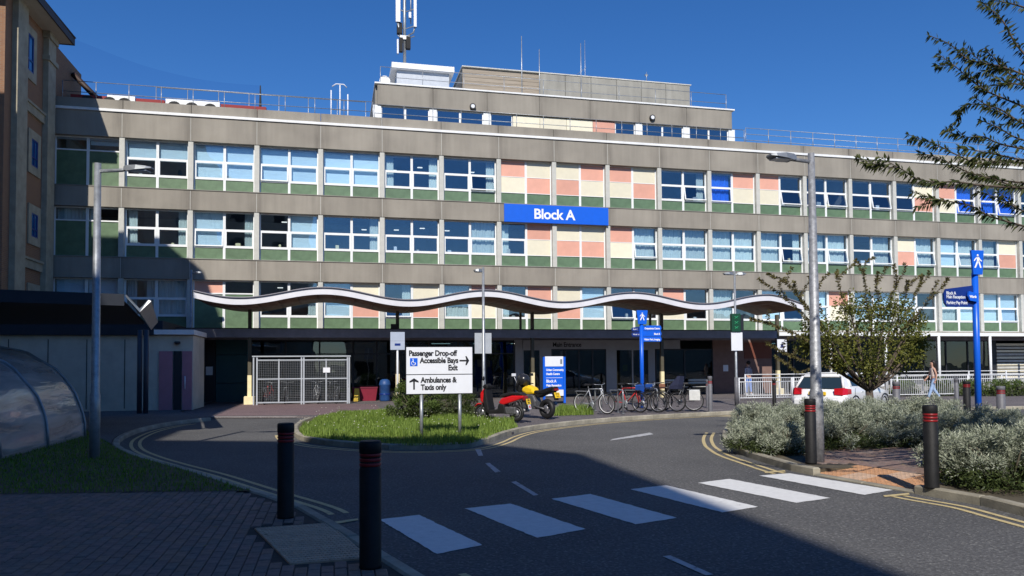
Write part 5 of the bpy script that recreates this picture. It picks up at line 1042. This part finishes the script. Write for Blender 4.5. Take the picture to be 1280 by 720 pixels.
# ============================================================ CAR
def car(label, x, y, rz):
    t = thing('parked_car', label, 'car', (x, y, 0.0), rz); m_cp = M('white_car_paint', (.78,.79,.80), .25, 0.01, 5, coat=.7); m_cg = M('car_glass', (.02,.035,.045), .06, 0, spec=.8); m_lt = M('tail_red', (.50,.008,.015), .2, 0, coat=.5)
    # x forward; stations: x, half width, sill z, shoulder z
    def sec(x, w_, z0, zs, wt): return [(x,-w_*.92,z0),(x,-w_,z0+.12),(x,-w_,zs-.22),(x,-w_*.985,zs-.08),(x,-wt,zs),(x,-wt*.5,zs+.02),(x,wt*.5,zs+.02),(x,wt,zs),(x,w_*.985,zs-.08),(x,w_,zs-.22),(x,w_,z0+.12),(x,w_*.92,z0)]
    S_ = [(-.0,.70,.34,.60,.62),(.05,.80,.28,.66,.74),(.18,.84,.22,.90,.78),(.30,.85,.20,.98,.76),(.8,.86,.20,.99,.74),(2.0,.87,.19,.97,.74),(2.75,.87,.19,.95,.72),(3.0,.86,.20,.92,.70),(3.55,.84,.22,.82,.66),(3.85,.76,.26,.70,.60),(3.97,.62,.32,.58,.5)]
    MB().loft([sec(*s) for s in S_]).build('body', m_cp, t)
    def rs(x, wb, wt_, z0, z1): return [(x,-wb,z0),(x,-wt_,z1),(x,wt_,z1),(x,wb,z0)]
    gl = [[(.16,-.72,.90),(.16,-.70,.93),(.16,.70,.93),(.16,.72,.90)],[(.38,-.75,.95),(.38,-.58,1.30),(.38,.58,1.30),(.38,.75,.95)],[(.62,-.75,.96),(.62,-.56,1.42),(.62,.56,1.42),(.62,.75,.96)],[(1.9,-.75,.96),(1.9,-.56,1.44),(1.9,.56,1.44),(1.9,.75,.96)],[(2.9,-.73,.93),(2.9,-.68,.97),(2.9,.68,.97),(2.9,.73,.93)]]
    MB().loft(gl, smooth=False).build('window_glass', m_cg, t)
    MB().loft([[(.36,-.60,1.31),(.36,-.57,1.35),(.36,.57,1.35),(.36,.60,1.31)],[(.62,-.585,1.40),(.62,-.54,1.455),(.62,.54,1.455),(.62,.585,1.40)],[(1.2,-.585,1.42),(1.2,-.54,1.475),(1.2,.54,1.475),(1.2,.585,1.42)],[(2.0,-.58,1.41),(2.0,-.54,1.445),(2.0,.54,1.445),(2.0,.58,1.41)]]).build('roof', m_cp, t)
    for s in (-1, 1):
        for P in (((.17,.73,.93),(.40,.60,1.33)), ((.62,.76,.97),(.70,.585,1.42)), ((1.55,.76,.97),(1.55,.585,1.43)), ((2.92,.71,.96),(2.02,.57,1.42))):
            q = MB(); q.tube([(p[0], s*p[1], p[2]) for p in P], .045 if P[0][0] < 1 else .025, 6); q.build('pillar', m_cp, t)
        # rear quarter fills behind the side window
        q = MB(); q.add([(.17,s*.735,.94),(.62,s*.765,.96),(.68,s*.60,1.42),(.38,s*.60,1.32)], [(0,1,2,3)]); q.build('rear_quarter', m_cp, t)
        tl_ = MB(); tl_.loft([[(.03,s*.50,.72),(.03,s*.50,.92),(.14,s*.52,.92),(.14,s*.52,.72)],[(.03,s*.74,.70),(.10,s*.74,.94),(.2,s*.74,.94),(.2,s*.74,.70)],[(.16,s*.845,.72),(.22,s*.835,.92),(.42,s*.86,.90),(.42,s*.865,.74)]], smooth=False); tl_.build('tail_light', m_lt, t)
        for wx in (.72, 3.18):
            wh = ring(.235, .075, 26, 8).build('wheel', m_tyre, t, (wx, s*.79, .31)); q = MB(); q.lathe([(.20,s*.02),(.21,s*.06),(.17,s*.05),(.05,s*.045),(.001,s*.05)], 20, (0,0,0), 'Y'); q.build('hubcap', m_rim, wh)
            q = MB(); q.lathe([(.345,.0),(.345,.006)], 26, (wx, s*.873, .34), 'Y') if False else q.tube([(wx+.35*cos(a), s*.872, .31+.36*sin(a)) for a in [pi*i/12 for i in range(13)]], .018, 5); q.build('wheel_arch', m_black, t)
        q = MB(); q.obox((2.55,s*.97,.99), (.12,.2,.13)); q.build('door_mirror', m_cp, t, bevel=.03)
        q = MB(); q.obox((1.28,s*.872,.80), (.16,.02,.03)); q.build('door_handle', m_cp, t)
        q = MB(); q.box(.70,.705,s*.868-.004,s*.868+.004,.3,.93); q.box(1.50,1.505,s*.874-.004,s*.874+.004,.25,.95); q.build('door_gap', m_gap, t)
    q = MB(); q.box(-.06,.05,-.72,.72,.34,.56); q.build('rear_bumper', m_cp, t, bevel=.04); q = MB(); q.box(-.02,.04,-.26,.26,.70,.81); q.build('number_plate', m_yel, t); text('GK14 RVE', .09, m_txtb, t, (-.024, .22, .72), rz=-pi/2)
    q = MB(); q.lathe([(.06,-.01),(.06,.0)], 14, (.02,0,.88), 'X'); q.build('badge', m_chrome, t); q = MB(); q.obox((.56,0,1.45), (.10,1.0,.03)); q.build('roof_spoiler', m_cp, t)
    MB().tube([(.3,.1,1.18),(.22,.1,1.0),(.30,-.35,1.02)], .008, 5).build('rear_wiper', m_black, t); q = MB(); q.box(.6,3.4,-.7,.7,.17,.22); q.build('underbody', m_black, t)
    return t
hx, hy = G(1022, 519, 0.0)
car('white hatchback parked beyond the silver shrubs, partly hidden by the small tree', hx, hy, radians(90-13-45)).scale = (1.07, 1.07, .94)

# ============================================================ PEOPLE
def skin(name, joints, edges, mat, parent=None, loc=(0,0,0), sub=2):
    me = bpy.data.meshes.new(name); me.from_pydata([j[0] for j in joints], edges, []); o = bpy.data.objects.new(name, me); COL.objects.link(o)
    mo = o.modifiers.new('s', 'SKIN'); mo.use_smooth_shade = True; ss = o.modifiers.new('d', 'SUBSURF'); ss.levels = sub; ss.render_levels = sub
    for i, j in enumerate(joints): r = j[1]; me.skin_vertices[0].data[i].radius = r if isinstance(r, tuple) else (r, r); me.skin_vertices[0].data[i].use_root = (i == 0)
    dg = bpy.context.evaluated_depsgraph_get(); m2 = bpy.data.meshes.new_from_object(o.evaluated_get(dg), depsgraph=dg); bpy.data.objects.remove(o); m2.materials.clear(); m2.materials.append(mat); m2.name = name
    for p in m2.polygons: p.use_smooth = True
    return put(m2, name, parent, loc)
m_skin = M('skin', (.50,.28,.20), .5, .06, 8); m_hair = M('dark_hair', (.018,.012,.010), .5, .2, 20); m_jean = M('light_denim', (.30,.42,.62), .8, .15, 12); m_jean2 = M('bright_blue_denim', (.10,.22,.60), .8, .12, 12); m_top = M('beige_top', (.62,.50,.44), .8, .15, 9); m_navyt = M('navy_top', (.02,.03,.07), .8, .15, 9)
def person(label, x, y, zb, rz, top, trousers, sleeve, stride, hair=True, sc=1.0, bag=None):
    t = thing('person', label, 'person', (x, y, zb), rz); t.scale = (sc, sc, sc); s = stride
    # faces +X. joints: pelvis, spine, neck, head ; legs ; arms
    J = [((0,0,.94),(.10,.15)),((0,0,1.12),(.085,.125)),((.01,0,1.30),(.10,.15)),((.01,0,1.42),(.06,.09)),((.015,0,1.49),(.055,.052)),((.035,0,1.57),(.088,.078)),((.025,0,1.655),(.108,.09)),
         ((0,.09,.88),.085),((.12*s,.09,.50),.055),((.26*s,.09,.10),.035),((.36*s,.10,.05),.032),
         ((0,-.09,.88),.085),((-.04*s,-.09,.50),.055),((-.30*s,-.09,.12),.035),((-.22*s,-.10,.04),.032),
         ((.01,.17,1.40),.055),((-.06*s,.22,1.14),.04),((-.02*s,.24,.90),.03),((.02,.24,.83),.03),
         ((.01,-.17,1.40),.055),((.06*s,-.22,1.14),.04),((.20*s,-.20,.95),.03),((.26*s,-.19,.92),.03),((.015,0,1.72),(.075,.065))]
    E_ = [(0,1),(1,2),(2,3),(3,4),(4,5),(5,6),(0,7),(7,8),(8,9),(9,10),(0,11),(11,12),(12,13),(13,14),(3,15),(15,16),(16,17),(17,18),(3,19),(19,20),(20,21),(21,22),(6,23)]
    body = skin('body', J, E_, m_skin, t)
    sel = [(0,1.0),(7,1.12),(8,1.35),(9,1.7),(11,1.12),(12,1.35),(13,1.7)]
    g_ = lambda i, k: (J[i][0], tuple(v*k for v in J[i][1]) if isinstance(J[i][1], tuple) else J[i][1]*k)
    def up(i, k, dz): a_ = g_(i, k); return ((a_[0][0], a_[0][1], a_[0][2]+dz), a_[1])
    skin('trousers', [up(0,1.06,.04), g_(7,1.15), g_(8,1.4), g_(9,1.7), g_(11,1.15), g_(12,1.4), g_(13,1.7)], [(0,1),(1,2),(2,3),(0,4),(4,5),(5,6)], trousers, t)
    if sleeve: skin('top', [up(0,1.12,.03), g_(1,1.2), g_(2,1.14), g_(3,1.15), g_(15,1.3), g_(16,1.4), g_(17,1.35), g_(19,1.3), g_(20,1.4), g_(21,1.35)], [(0,1),(1,2),(2,3),(3,4),(4,5),(5,6),(3,7),(7,8),(8,9)], top, t)
    else: skin('top', [up(0,1.10,.05), g_(1,1.18), g_(2,1.10), g_(3,1.1), up(15,1.1,-.01), up(19,1.1,-.01)], [(0,1),(1,2),(2,3),(3,4),(3,5)], top, t)
    if hair: skin('hair', [((-.02,0,1.73),(.135,.125)),((-.055,0,1.64),(.125,.135)),((-.085,0,1.46),(.10,.15)),((-.10,0,1.22),(.07,.12))], [(0,1),(1,2),(2,3)], m_hair, t)
    else: skin('hair', [((-.005,0,1.72),(.105,.098)),((-.045,0,1.63),(.09,.10))], [(0,1)], m_hair, t)
    q = MB(); q.lathe([(.001,-.115),(.065,-.095),(.105,-.05),(.118,0),(.105,.05),(.065,.09),(.001,.11)], 14, (-.028,0,1.70)); q.build('hair_crown', m_hair, t)
    for i in (10, 14):
        p = J[i][0]; q = MB(); q.obox((p[0]-.02, p[1], .035), (.26,.09,.07)); q.build('shoe', m_signw, t, bevel=.02)
    for i in (18, 22):     # five separate fingers
        p = Vector(J[i][0]); q = MB()
        for k in range(4): yy = -.03+.02*k; q.tube([p+Vector((yy,0,-.01)), p+Vector((yy*1.1,0,-.05-.008*(k in (1,2)))), p+Vector((yy*1.1+.012,0,-.08-.01*(k in (1,2))))], [.009,.008,.006], 6)
        q.tube([p+Vector((.03,0,.01)), p+Vector((.05,0,-.02)), p+Vector((.05,0,-.045))], [.010,.009,.007], 6); q.build('fingers', m_skin, t)
    q = MB(); q.lathe([(.001,0),(.012,.01),(.001,.025)], 6, (.108,0,1.585), 'X')
    for s_ in (-1, 1): q.lathe([(.001,0),(.008,.004),(.001,.008)], 6, (.100,s_*.028,1.615), 'X')
    q.build('face_features', m_skin, t)
    if bag:
        q = MB(); q.cbox(.02,.26,-.34,-.24,.86,1.06,.03); o = tag(q.build('shoulder_bag', m_black, None, (x, y, zb), rz), 'black shoulder bag carried at the hip of the walking woman', 'bag')
        MB().tube([(.14,-.29,1.06),(.05,-.20,1.35),(.0,.05,1.46),(-.06,.1,1.38)], .010, 5).build('strap', m_black, o)
    return t
wx, wy = G(1167, 500, .06); person('woman with long dark hair, beige top and light blue jeans walking past the rail', wx, wy, .06, radians(180-20), m_top, m_jean, False, 1.0, True, .97, True)
wx, wy = G(936, 493.5, .06); person('person in navy top and bright blue jeans standing under the walkway', wx, min(wy, 37.2), .06, radians(100), m_navyt, m_jean2, True, .35, False, 1.0)

# ============================================================ VEGETATION
def leafcloud(n, sampler, lw, lh, droop=0.0, rnd=random, align=0.7):
    q = MB(); vs = []; fs = []
    for _ in range(n):
        p, nrm_ = sampler(); d = Vector((rnd.uniform(-1,1), rnd.uniform(-1,1), rnd.uniform(-1,1)-droop)); d = (d.normalized()+nrm_*align).normalized(); s_ = d.orthogonal().normalized(); s_ = (Matrix.Rotation(rnd.uniform(0,6.28), 3, d) @ s_)
        L_ = lh*rnd.uniform(.6,1.2); w_ = lw*rnd.uniform(.6,1.2); b = len(vs); p = Vector(p); mid = p+d*L_*.45
        vs += [tuple(p), tuple(mid+s_*w_*.5), tuple(p+d*L_), tuple(mid-s_*w_*.5)]; fs.append((b,b+1,b+2,b+3))
    q.add(vs, fs); return q
m_silv = leafmat('silver_leaf', (.14,.17,.11), (.49,.52,.41), .12, .8); m_silvd = leafmat('dull_silver_leaf', (.10,.13,.08), (.28,.33,.23), .12, .8)
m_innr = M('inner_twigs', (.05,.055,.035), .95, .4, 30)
m_twig = M('grey_twig', (.10,.085,.06), .9, .2, 10)
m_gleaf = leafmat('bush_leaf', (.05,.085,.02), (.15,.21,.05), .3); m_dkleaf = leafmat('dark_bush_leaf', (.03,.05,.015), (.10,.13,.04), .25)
def shrub(label, px, py, rx, ry, h, n, mat=None, name='silver_shrub', grp='silver leaved shrubs in the bed', zb=.09, lw=.012, lh=.06, cat='shrub'):
    mat = mat or m_silv; x, y = G(px, py, zb); t = thing(name, label, cat, (x, y, zb), 0, grp)
    tufts = []
    for k in range(int(22+rx*ry*80)):
        a = random.uniform(0, 2*pi); u = random.random()**.6; zz = random.uniform(.25, 1); rr = u*sqrt(max(0, 1-(zz*.86)**2.4)); tufts.append((Vector((rx*rr*cos(a), ry*rr*sin(a), h*zz*random.uniform(.75,1.05))), random.uniform(.09,.19)))
    def samp():
        c, r = random.choice(tufts); d = Vector((random.gauss(0,1), random.gauss(0,1), random.gauss(.35,1))).normalized(); p = c+d*r*random.uniform(.3,1); p.z = max(.02, p.z); return p, (d+Vector((0,0,.55))).normalized()
    leafcloud(n, samp, lw, lh, align=1.5).build('foliage', mat, t, fix=False)
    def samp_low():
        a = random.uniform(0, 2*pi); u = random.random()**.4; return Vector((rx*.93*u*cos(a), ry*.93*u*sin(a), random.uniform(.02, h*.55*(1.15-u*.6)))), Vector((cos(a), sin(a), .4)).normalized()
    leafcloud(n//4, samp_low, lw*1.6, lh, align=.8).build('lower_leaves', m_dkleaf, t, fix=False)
    q = MB()
    for k in range(14): a = random.uniform(0, 6.28); q.tube([(0,0,0),(rx*.4*cos(a), ry*.4*sin(a), h*.4),(rx*.75*cos(a), ry*.75*sin(a), h*.72)], [.02,.012,.006], 5)
    q.build('stems', m_twig, t)
    # dense inner mass that keeps the ground from showing through
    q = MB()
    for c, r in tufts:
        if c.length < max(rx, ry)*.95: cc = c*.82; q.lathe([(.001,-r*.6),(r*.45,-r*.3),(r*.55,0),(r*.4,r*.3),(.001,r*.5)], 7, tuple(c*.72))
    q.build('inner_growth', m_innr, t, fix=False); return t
SH = [(945,561,.62,.55,.52,'lowest silver shrub at the left tip of the bed'),(980,566,.66,.5,.58,'silver shrub at the left of the bed just before the black bollard'),(958,543,.9,.8,.62,'broad silver shrub at the rear left of the bed'),(1000,541,.8,.7,.66,'silver shrub behind the bollard and thick lamp post'),
 (1058,560,.85,.55,.66,'silver shrub right of the thick lamp post'),(1066,543,.95,.75,.74,'tallest silver shrub under the small tree'),(1104,555,.8,.55,.64,'silver shrub in the middle of the bed behind the paving'),(1141,558,.7,.5,.62,'silver shrub left of the right black bollard'),
 (1115,538,.9,.7,.66,'silver shrub in the rear of the bed right of the tree'),(1165,540,.9,.7,.72,'silver shrub behind the right black bollard'),(1205,556,.85,.65,.66,'silver shrub at the foot of the blue fingerpost'),(1245,560,.9,.7,.62,'silver shrub at the right edge behind the others'),
 (1200,587,.5,.5,.50,'small silver shrub just right of the right black bollard'),(1222,606,.5,.42,.60,'dark-bottomed silver shrub by the kerb at right'),(1262,612,.62,.5,.74,'large silver shrub nearest the kerb at the right edge'),(1296,600,.7,.6,.7,'silver shrub cut off by the right edge of the view')]
for px, py, rx, ry, h, lb in SH: shrub(lb, px, py, rx, ry, h, int(9000*rx*ry/.4+5000))
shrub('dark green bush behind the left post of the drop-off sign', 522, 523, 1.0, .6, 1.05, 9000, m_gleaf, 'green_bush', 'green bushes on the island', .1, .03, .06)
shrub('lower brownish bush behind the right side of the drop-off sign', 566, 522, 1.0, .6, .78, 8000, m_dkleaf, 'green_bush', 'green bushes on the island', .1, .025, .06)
for i, px in enumerate((1090, 1130, 1175, 1215, 1250, 1272)): shrub(['planter plant behind the tree','planter plant left of the walking woman','planter plant behind the walking woman','planter plant left of the second portico post','planter plant right of the second portico post','planter plant at the right edge by the louvres'][i], px, 495, .9, .4, .75, 1500, m_gleaf, 'planter_plant', 'plants behind the rear rail', .06, .04, .12)
# grass
def grass(poly, n, hmin, hmax, wd, z, name, mat, label_kind=None, clump=None):
    xs = [p[0] for p in poly]; ys = [p[1] for p in poly]; vs = []; fs = []; c = 0; tries = 0
    cl = [(random.uniform(min(xs), max(xs)), random.uniform(min(ys), max(ys)), random.uniform(.2,.6)) for _ in range(60)] if clump else None
    while c < n and tries < n*8:
        tries += 1; x = random.uniform(min(xs), max(xs)); y = random.uniform(min(ys), max(ys))
        if not inside(poly, x, y): continue
        h = random.uniform(hmin, hmax)
        if cl:
            k = min(hypot(x-a, y-b_)/r for a, b_, r in cl); h *= 1.35 if k < 1 else .62
        a = random.uniform(0, 6.28); lx, ly = cos(a)*h*random.uniform(.1,.6), sin(a)*h*random.uniform(.1,.6); a2 = a+pi/2; dx, dy = cos(a2)*wd/2, sin(a2)*wd/2; b = len(vs)
        vs += [(x-dx,y-dy,z),(x+dx,y+dy,z),(x+lx*.4+dx*.6,y+ly*.4+dy*.6,z+h*.6),(x+lx*.4-dx*.6,y+ly*.4-dy*.6,z+h*.6),(x+lx,y+ly,z+h)]; fs += [(b,b+1,b+2,b+3),(b+3,b+2,b+4)]; c += 1
    q = MB(); q.add(vs, fs); return stuff(q.build(name, mat, fix=False))
m_grass = leafmat('island_grass', (.09,.16,.02), (.29,.40,.08), .35); m_lawn = leafmat('lawn_grass', (.08,.15,.012), (.18,.29,.03), .25)
isl_poly = PX([(374,538),(380,546),(430,552),(520,557.5),(585,555),(608,549),(622,541),(648,534),(640,526),(590,519),(540,515),(480,513),(430,515),(398,521)], .1)
g_ = grass(isl_poly, 50000, .04, .15, .016, .1, 'island_grass', m_grass, clump=True); tag(g_, 'tall bright green grass and weeds growing on the traffic island', 'grass')
g_ = grass(PX([(692,519.5),(742,518),(738,512.5),(700,512)], .08), 3500, .1, .3, .016, .07, 'verge_grass', m_grass); tag(g_, 'small green grass tuft below the blue totem sign', 'grass')
g_ = grass(lawn_poly, 70000, .02, .06, .012, .105, 'lawn_grass', m_lawn); tag(g_, 'short dark green lawn grass in the shade at the left', 'grass')
# pale flower heads and leaf litter
m_flow = M('pale_flower', (.6,.6,.5), .7, .1, 5); q = MB()
for _ in range(130):
    for __ in range(20):
        x = random.uniform(-2.5, 5); y = random.uniform(15, 26)
        if inside(isl_poly, x, y): break
    else: continue
    q.lathe([(.001,0),(.02,.008),(.001,.016)], 5, (x, y, .1+random.uniform(.16,.30)))
fo = stuff(q.build('flower_heads', m_flow)); tag(fo, 'scattered small pale flower heads above the island grass', 'flowers')
m_lit = M('fallen_leaf', (.28,.22,.10), .8, .3, 9); q = MB()
for _ in range(150):
    x = random.uniform(-9, 1.2); y = random.uniform(5, 15.5); a = random.uniform(0, 6.28); s_ = random.uniform(.012,.03); z = .113 if inside(lawn_poly, x, y) else .104
    if not (inside(pav_area, x, y) or inside(lawn_poly, x, y)): continue
    if inside(lawn_poly, x, y): z = .15
    q.add([(x+s_*cos(a), y+s_*sin(a), z+.004),(x-s_*.5*sin(a), y+s_*.5*cos(a), z+.008),(x-s_*cos(a), y-s_*sin(a), z+.002),(x+s_*.5*sin(a), y-s_*.5*cos(a), z+.004)], [(0,1,2,3)])
for _ in range(120):
    x = random.uniform(5, 12); y = random.uniform(6, 13)
    if not inside(pr_area, x, y): continue
    a = random.uniform(0, 6.28); s_ = random.uniform(.012,.03); z = .104
    q.add([(x+s_*cos(a), y+s_*sin(a), z+.004),(x-s_*.5*sin(a), y+s_*.5*cos(a), z+.008),(x-s_*cos(a), y-s_*sin(a), z+.002),(x+s_*.5*sin(a), y-s_*.5*cos(a), z+.004)], [(0,1,2,3)])
tag(stuff(q.build('fallen_leaves', m_lit, fix=False)), 'small dry leaves scattered over the paving and lawn', 'leaves')
# small tree in the bed
m_tleaf = leafmat('tree_leaf', (.065,.085,.015), (.22,.22,.045), .35); m_tleafb = leafmat('bronze_leaf', (.10,.07,.03), (.20,.19,.06), .35)
tx, ty = G(1088, 535, .09); tr_ = thing('small_tree', 'small multi-stemmed tree with dense green crown and wispy shoots in front of the car', 'tree', (tx, ty, .09))
D_ = ty; 
def lp(px, py, dy=0.0): X_, Z_ = FA(px, py, D_+dy); return Vector((X_-tx, dy, Z_-.09))
q = MB(); q.tube([(0,0,0),(.03,0,.5),(0,.02,1.0)], [.12,.09,.08], 9); q.build('trunk', m_bark, tr_)
br = MB(); shoots = []; R_ = random.Random(3)
blobs = [(1035,420,.6),(1070,405,.7),(1105,405,.7),(1135,420,.55),(1060,435,.62),(1100,435,.7),(1140,445,.38),(1028,440,.42),(1088,460,.42),(1120,385,.45),(1008,430,.35),(1062,385,.45),(1122,452,.42),(1052,452,.32),(1142,400,.38),(1148,428,.34),(1016,412,.38),(1090,385,.5)]
for px, py, r in blobs: p = lp(px, py, R_.uniform(-.45,.45)); r *= .88; br.tube([(0,0,.9),tuple(p*.5+Vector((0,0,.35))),tuple(p)], [.05,.03,.012], 6); shoots.append((p, r))
br.build('limbs', m_bark, tr_)
def samp():
    c, r = R_.choice(shoots); d = Vector((R_.gauss(0,1), R_.gauss(0,1), R_.gauss(0,1))).normalized(); k = R_.random()**.6*(1.0+.35*(R_.random()<.12)); 
    if sin(c.x*9+d.x*7)*sin(d.z*8+c.z*5) > .55: k *= .6
    return c+d*r*k, d
leafcloud(10500, samp, .042, .085, .3, R_).build('crown', m_tleaf, tr_, fix=False)
wl = MB(); wb = MB()
def wisp(P, wl, wb, n_per=70, lw=.03, lh=.075, r=.008, side_=True, rr=R_, sag=.0):
    P = [Vector(p) for p in P]; P = [Vector(p) for p in smooth_path([tuple(p) for p in P], 4)]; wb.tube(P, [r*(1-.7*i/(len(P)-1)) for i in range(len(P))], 5)
    tot = sum((b-a).length for a, b in zip(P, P[1:])); n = int(tot*n_per)
    for _ in range(n):
        i = rr.randrange(len(P)-1); u = rr.random(); p = P[i]*(1-u)+P[i+1]*u; t_ = (P[i+1]-P[i]).normalized(); o = t_.cross(Vector((rr.uniform(-1,1), rr.uniform(-1,1), rr.uniform(-1,1)))).normalized(); d = (t_*.8+o+Vector((0,0,-.35-sag))).normalized(); s_ = d.cross(Vector((rr.uniform(-1,1),rr.uniform(-1,1),rr.uniform(-1,1)))).normalized()
        L_ = lh*rr.uniform(.6,1.15); w_ = lw*rr.uniform(.7,1.1); m_ = p+d*L_*.45; wl.add([tuple(p), tuple(m_+s_*w_*.5), tuple(p+d*L_-Vector((0,0,L_*.15))), tuple(m_-s_*w_*.5)], [(0,1,2,3)])
for P in ([(1050,440),(1015,405),(985,375),(948,348)],[(1045,450),(1000,420),(965,405),(938,398)],[(1050,430),(1010,385),(985,355),(960,342)],[(1060,420),(1055,380),(1047,350),(1046,338)],[(1090,420),(1083,380),(1080,345),(1070,325)],[(1100,420),(1110,380),(1120,355),(1117,330)],[(1115,420),(1135,385),(1148,360),(1152,345)],[(1120,420),(1140,400),(1160,375),(1172,350)],[(1040,460),(1005,450),(980,440),(958,428)],[(1090,430),(1100,385),(1095,355),(1098,340)],[(1050,430),(1020,400),(1000,372),(992,352)],[(1030,450),(1000,465),(985,455),(970,446)],[(1060,430),(1030,395),(1020,365),(1012,345)],[(1110,430),(1128,390),(1132,365),(1135,350)]):
    dy = R_.uniform(-.6,.6); wisp([lp(x, y, dy*i/3) for i, (x, y) in enumerate(P)], wl, wb, 170, .035, .08)
    x, y = P[2]; x3, y3 = P[3]; wisp([lp(x, y, dy), lp((x+x3)/2+R_.uniform(5,14), (y+y3)/2-6, dy), lp((x+x3)/2+R_.uniform(10,22), (y+y3)/2-14, dy)], wl, wb, 150, .035, .08)
wl.build('shoot_leaves', m_tleafb, tr_, fix=False); wb.build('shoots', m_bark, tr_)
# tree at the right edge, overhanging the view
rt = thing('overhanging_tree', 'tree beyond the right edge whose leafy branches hang into the upper right', 'tree', (0,0,0))
tb = Vector((0,0,0)) + r0*8.6 + f0*8.4; rt.location = (tb.x, tb.y, .09)
def cp(px, py, z): p = CAMP(px, py, z); return p-Vector((tb.x, tb.y, .09))
MB().tube([(0,0,0),(.1,0,1.6),(.0,.1,3.2),(-.1,.1,5.2),(-.1,0,7.0)], [.2,.16,.14,.09,.04], 10).build('trunk', m_bark, rt)
TW = [[(1160,44),(1187,55),(1208,73),(1230,79),(1254,84),(1290,97)],[(1172,67),(1193,82),(1215,101),(1236,115),(1260,125),(1295,140)],[(1227,3),(1239,12),(1254,27),(1270,55),(1292,80)],[(1196,140),(1208,131),(1230,131),(1251,137),(1276,153),(1300,160)],[(1135,168),(1157,176),(1175,183),(1199,195),(1224,205),(1251,202),(1300,205)],[(1077,203),(1101,208),(1126,211),(1143,222),(1170,228),(1193,227),(1230,232),(1290,235)],[(1140,240),(1160,246),(1177,250),(1213,257),(1237,270),(1285,284)],[(1181,162),(1205,171),(1230,171),(1251,180),(1300,190)],[(1245,107),(1263,104),(1295,110)],[(1150,192),(1175,198),(1210,215),(1250,225),(1295,230)],[(1200,185),(1230,190),(1260,196),(1300,205)],[(1225,150),(1245,158),(1270,172),(1300,180)],[(1215,120),(1240,135),(1270,150),(1300,165)],[(1240,0),(1262,4),(1290,12)],[(1205,215),(1235,222),(1265,232),(1300,245)],[(1230,60),(1245,75),(1262,92),(1290,110)],[(1220,240),(1250,248),(1275,262),(1300,270)]]
ol = MB(); ob_ = MB(); R2_ = random.Random(11)
for P in TW:
    z = 8.6+R2_.uniform(-.5,.5); Q = [cp(x, y, z-.12*i) for i, (x, y) in enumerate(P)][::-1]; hub = Vector((-.1,.1,min(6.5, max(3.0, Q[0].z+.3))))
    wisp(Q, ol, ob_, 150, .025, .095, .012, rr=R2_, sag=.3); ob_.tube([tuple(hub), tuple((hub+Q[0])*.5+Vector((0,0,.25))), tuple(Q[0])], [.045,.03,.014], 6)
    for k in range(1, len(Q)-1):
        if R2_.random() < .6 and P[0][0] < 1290:
            e_ = Q[k]+(Q[k+1]-Q[k]).normalized()*R2_.uniform(.10,.28)+Vector((R2_.uniform(-.08,.08),R2_.uniform(-.08,.08),R2_.uniform(-.16,.16))); wisp([Q[k], (Q[k]+e_)*.5, e_], ol, ob_, 140, .025, .09, .006, rr=R2_, sag=.3)
ob_.build('branches', m_bark, rt)
ol.build('hanging_leaves', leafmat('cherry_leaf', (.03,.05,.015), (.12,.135,.04), .4), rt, fix=False)
def samp2():
    while True:
        p = Vector((R2_.gauss(0,1), R2_.gauss(0,1), R2_.gauss(0,1))).normalized()*R2_.random()**.4; cc = r0*7.9+f0*6.4; w_ = cc+r0*p.x*2.0+f0*p.y*2.6; zz = 5.0+p.z*1.5
        cx2 = w_.dot(r0); cz2 = w_.dot(f0)
        if cx2/max(cz2, .1) < .80: continue
        if sin(w_.x*5.1)*sin(w_.y*4.3)+sin(zz*6) > .6: continue
        return Vector((w_.x-tb.x, w_.y-tb.y, zz-.09)), p
leafcloud(9000, samp2, .05, .10, .4, R2_).build('crown', m_tleaf, rt, fix=False)
